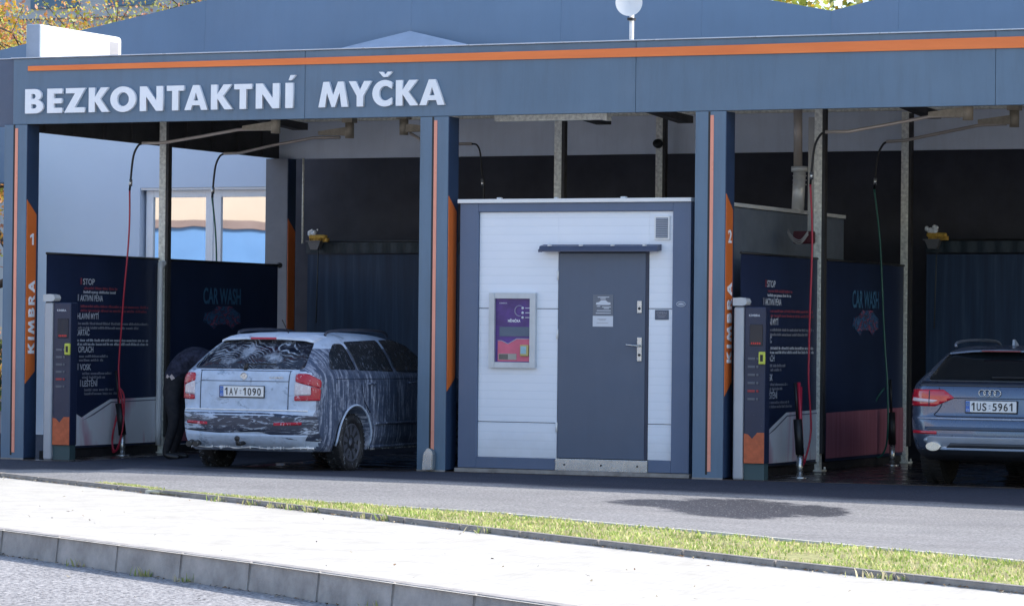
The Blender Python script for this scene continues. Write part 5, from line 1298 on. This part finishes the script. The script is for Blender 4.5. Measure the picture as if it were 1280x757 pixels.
def person():
    t = thing('person', 'person in dark jacket and trousers bending forward beside the foamed car', 'person', (1.52, 1.0, 0), R(12))
    ch = [([(0,0,.86),(.06,0,.99),(.17,0,1.11),(.30,0,1.18),(.42,0,1.18),(.51,0,1.15)], [(.19,.15),(.195,.165),(.21,.175),(.21,.17),(.17,.13),(.06,.06)], None)]
    # 0..5 ; head
    ch.append(([(.585,0,1.13),(.66,0,1.09)], [.088,.075], 5))          # 6,7
    i = 8
    hands = []
    for sg in (-1, 1):
        ch.append(([(.0,sg*.10,.80),(.03,sg*.12,.62),(.07,sg*.13,.47),(.03,sg*.135,.30),(-.03,sg*.14,.10),(-.03,sg*.14,.06)], [.105,.092,.072,.062,.048,.045], 0)); a = i+5; i += 6
        ch.append(([(.05,sg*.15,.045),(.15,sg*.155,.035)], [.045,.035], a)); i += 2
        ch.append(([(.40,sg*.17,1.12),(.45,sg*.21,.99),(.52,sg*.23,.87),(.64,sg*.2,.84),(.74,sg*.17,.85),(.79,sg*.16,.85)], [.068,.055,.048,.042,.030,.028], 4)); i += 6
        h = i-1; hands.append(h)
        for k in range(4):
            o = (k-1.5)*.019; l = (.9,1,.95,.75)[k]
            ch.append(([(.83,sg*.16+o,.850),(.83+.04*l,sg*.16+o*1.15,.845),(.83+.068*l,sg*.16+o*1.2,.828),(.83+.082*l,sg*.16+o*1.2,.808)], [.010,.009,.0085,.008], h)); i += 4
        ch.append(([(.80,sg*.16-sg*.028,.845),(.825,sg*.16-sg*.045,.835),(.85,sg*.16-sg*.05,.825)], [.011,.0105,.0095], h)); i += 3
    me = skin_chain(ch)
    o = link('body', me, [], t); me.materials.clear()
    for m in (M('dark_trousers', (.012,.013,.018), .85, 0, .2, 9), M('dark_jacket', (.03,.033,.055), .95, 0, .6, 18, .9, 9, spec=.1), SKIN, BLACK, M('pale_shirt', (.5,.42,.4), .8)): me.materials.append(m)
    for f in me.polygons:
        q = f.center; f.use_smooth = True
        if q.z < .075: k = 3
        elif q.x > .53 and abs(q.y) < .1: k = 2
        elif q.x > .74: k = 2
        elif q.z > .955 or q.x > .3: k = 1
        elif q.z > .93 and q.x < .05: k = 4
        else: k = 0
        f.material_index = k
    b = newbm(); bmesh.ops.create_icosphere(b, subdivisions=3, radius=.103, matrix=Matrix.Translation((.625,0,1.135)) @ Matrix.Diagonal((1.05,.88,.9,1)))
    for v in list(b.verts):
        n_ = noise.noise(v.co*14); v.co += (v.co-Vector((.625,0,1.135))).normalized()*n_*.012
    bmesh.ops.delete(b, geom=[v for v in b.verts if v.co.x > .68 and v.co.z < 1.15], context='VERTS')
    obj('hair', b, M('dark_hair', (.02,.015,.012), .7, 0, .3, 40), t, True, smooth=True)
    b = newbm(); 
    for sg in (-1, 1):
        bmesh.ops.create_uvsphere(b, u_segments=10, v_segments=8, radius=.012, matrix=Matrix.Translation((.715,sg*.032,1.095)))
    obj('eye', b, WHITEM, t, True, smooth=True)
    b = newbm(); tube(b, [(.735,0,1.10),(.745,0,1.075),(.725,0,1.06)], [.008,.014,.006], 8); obj('nose', b, SKIN, t, True)
    b = newbm(); tube(b, [(.70,-.022,1.03),(.712,0,1.03),(.70,.022,1.03)], .005, 6); obj('mouth', b, M('lip', (.35,.12,.1), .6), t, True)
    for sg in (-1, 1):
        b = newbm(); bmesh.ops.create_icosphere(b, subdivisions=2, radius=.028, matrix=Matrix.Translation((.63,sg*.09,1.10)) @ Matrix.Diagonal((.7,.3,1.1,1))); obj('ear', b, SKIN, t, True, smooth=True)
person()

# ------------------------------------------------------------------ trees and shrubs
def leaf_mesh(name, centres, n, size, mats, weights, parent, rng):
    vs, fs, mi = [], [], []
    for i in range(n):
        c, r = rng.choice(centres); 
        d = Vector((rng.gauss(0,1), rng.gauss(0,1), rng.gauss(0,1))); d.normalize(); p = c + d*r*(rng.random()**.45)
        a = Vector((rng.gauss(0,1), rng.gauss(0,1), rng.gauss(0,1))).normalized(); b_ = a.cross(Vector((rng.gauss(0,1), rng.gauss(0,1), rng.gauss(0,1)))).normalized()
        s = size*rng.uniform(.6, 1.3); k = len(vs)
        vs += [p-a*s*.5, p+b_*s*.32, p+a*s*.5, p-b_*s*.32]; fs.append((k, k+1, k+2, k+3)); mi.append(rng.choices(range(len(mats)), weights)[0])
    off = root_loc(parent); me = bpy.data.meshes.new(name); me.from_pydata([v-off for v in vs], [], fs); me.polygons.foreach_set('material_index', mi)
    return link(name, me, [MATS[m] for m in mats], parent)
def tree(base, h, spread, seed, lbl, mats, weights, n, leaf, crown_r, th=.16, first=.3, cat='tree', name='broadleaf_tree', group=None, depth=4):
    rng = random.Random(seed); t = thing(name, lbl, cat, base, group=group)
    b = newbm(); tips = []
    def grow(p, d, l, r, k):
        mid = p + d*l*.5 + Vector((rng.gauss(0,.04), rng.gauss(0,.04), rng.gauss(0,.02)))*l
        e = p + d*l
        tube(b, [p, mid, e], [r, r*.82, r*.62], 7 if k < 2 else 5, caps=False)
        if k >= 2: tips.append((e, crown_r*rng.uniform(.7, 1.2))); tips.append((mid, crown_r*.7))
        if k >= depth: return
        for j in range(rng.choice((2,3,3)) if k else 5):
            ax = Vector((rng.gauss(0,1), rng.gauss(0,1), rng.gauss(0,.5))).normalized()
            nd = (d*rng.uniform(.55, .9) + ax*spread + Vector((0,0,.12))).normalized(); grow(e if k or j < 2 else p+d*l*rng.uniform(.6,.95), nd, l*rng.uniform(.6,.82), r*.6, k+1)
    grow(Vector(base), Vector((rng.gauss(0,.04), rng.gauss(0,.04), 1)).normalized(), h*first, th, 0)
    obj('trunk', b, BARK, t); leaf_mesh('crown', tips, n, leaf, mats, weights, t, rng)
    return t
YEL = ['leaf_yellow','leaf_gold','leaf_rose','leaf_lime']
tree((-15.3,22,0), 9.5, .75, 11, 'golden autumn maple at the top left corner behind the canopy', YEL, (5,4,3,2), 46000, .095, .7)
tree((-10.2,21,0), 9.8, .8, 23, 'thinly leaved autumn tree with bare dark branches left of the gable', ['leaf_pale','leaf_yellow','leaf_lime','leaf_rose'], (5,2,3,3), 16000, .07, .62, depth=5)
tree((-5.6,24,0), 10.5, .8, 31, 'sparse autumn tree half hidden by the rising gable edge', ['leaf_pale','leaf_lime','leaf_yellow','leaf_green'], (5,3,2,2), 15000, .07, .62, depth=5)
tree((4.3,25,0), 10.5, .8, 77, 'yellow green tree crown behind the bright tree at the gable notch', ['leaf_lime','leaf_yellow','leaf_green'], (5,4,2), 30000, .15, 1.0)
tree((2.9,19,0), 9.6, .7, 42, 'bright yellow green tree showing through the notch of the gable', ['leaf_lime','leaf_yellow','leaf_pale','leaf_green'], (5,4,2,2), 42000, .13, .85)
tree((-19.5,30,0), 9.5, .75, 55, 'amber tree furthest left behind the canopy', YEL, (3,5,4,1), 9000, .13, .8)
rng = random.Random(9); sh = thing('garden_shrub', 'green shrub glimpsed left of column numbered 1', 'shrub', (-6.2,7.2,0))
b = newbm()
for k in range(9): tube(b, [(-6.2,7.2,0), (-6.2+rng.uniform(-.5,.5), 7.2+rng.uniform(-.4,.4), rng.uniform(1.6,3.4))], [.03,.012], 6)
obj('stem', b, BARK, sh)
leaf_mesh('foliage', [(Vector((-6.1+rng.uniform(-.7,.8), 7.2+rng.uniform(-.4,.4), rng.uniform(.5,4.3))), .5) for k in range(26)], 7000, .1, ['leaf_green','leaf_dark','leaf_lime','leaf_yellow'], (4,3,2,1), sh, rng)

# ------------------------------------------------------------------ light, world, camera
SUN_EL, SUN_AZ = R(34), R(27)        # azimuth from +X towards +Y
sd = Vector((math.cos(SUN_AZ)*math.cos(SUN_EL), math.sin(SUN_AZ)*math.cos(SUN_EL), math.sin(SUN_EL)))
L = bpy.data.lights.new('sun', 'SUN'); L.energy = 6.2; L.angle = R(.5); L.color = (1, .95, .87)
lo = bpy.data.objects.new('sun', L); COL.objects.link(lo); lo.rotation_euler = sd.to_track_quat('Z', 'Y').to_euler(); lo.location = (30, 10, 30)
w = bpy.data.worlds.new('World'); SC.world = w; w.use_nodes = True
nt = w.node_tree; bg = nt.nodes['Background']; sky = nt.nodes.new('ShaderNodeTexSky'); sky.sky_type = 'NISHITA'; sky.sun_disc = False
sky.sun_elevation = SUN_EL; sky.sun_rotation = math.pi/2 - SUN_AZ
sky.air_density = 1.0; sky.dust_density = 1.5; sky.ozone_density = 1.2
nt.links.new(sky.outputs[0], bg.inputs[0]); bg.inputs[1].default_value = .34
cd = bpy.data.cameras.new('camera'); cam = bpy.data.objects.new('camera', cd); COL.objects.link(cam); SC.camera = cam
cd.sensor_width = 36; cd.lens = 4198.8/1280*36; cd.clip_start = .5; cd.clip_end = 3000
yaw, pitch, roll = .42553, .0099507, .010384
fw = Vector((-math.sin(yaw)*math.cos(pitch), math.cos(yaw)*math.cos(pitch), math.sin(pitch)))
r0 = Vector((math.cos(yaw), math.sin(yaw), 0)); u0 = r0.cross(fw)
rr = r0*math.cos(roll)+u0*math.sin(roll); uu = u0*math.cos(roll)-r0*math.sin(roll)
cam.matrix_world = Matrix(((rr.x,uu.x,-fw.x,20.888),(rr.y,uu.y,-fw.y,-32.371),(rr.z,uu.z,-fw.z,1.45),(0,0,0,1)))
SC.view_settings.view_transform = 'Standard'; SC.view_settings.look = 'None'; SC.view_settings.exposure = 0
SC.render.resolution_x = 1024; SC.render.resolution_y = 605
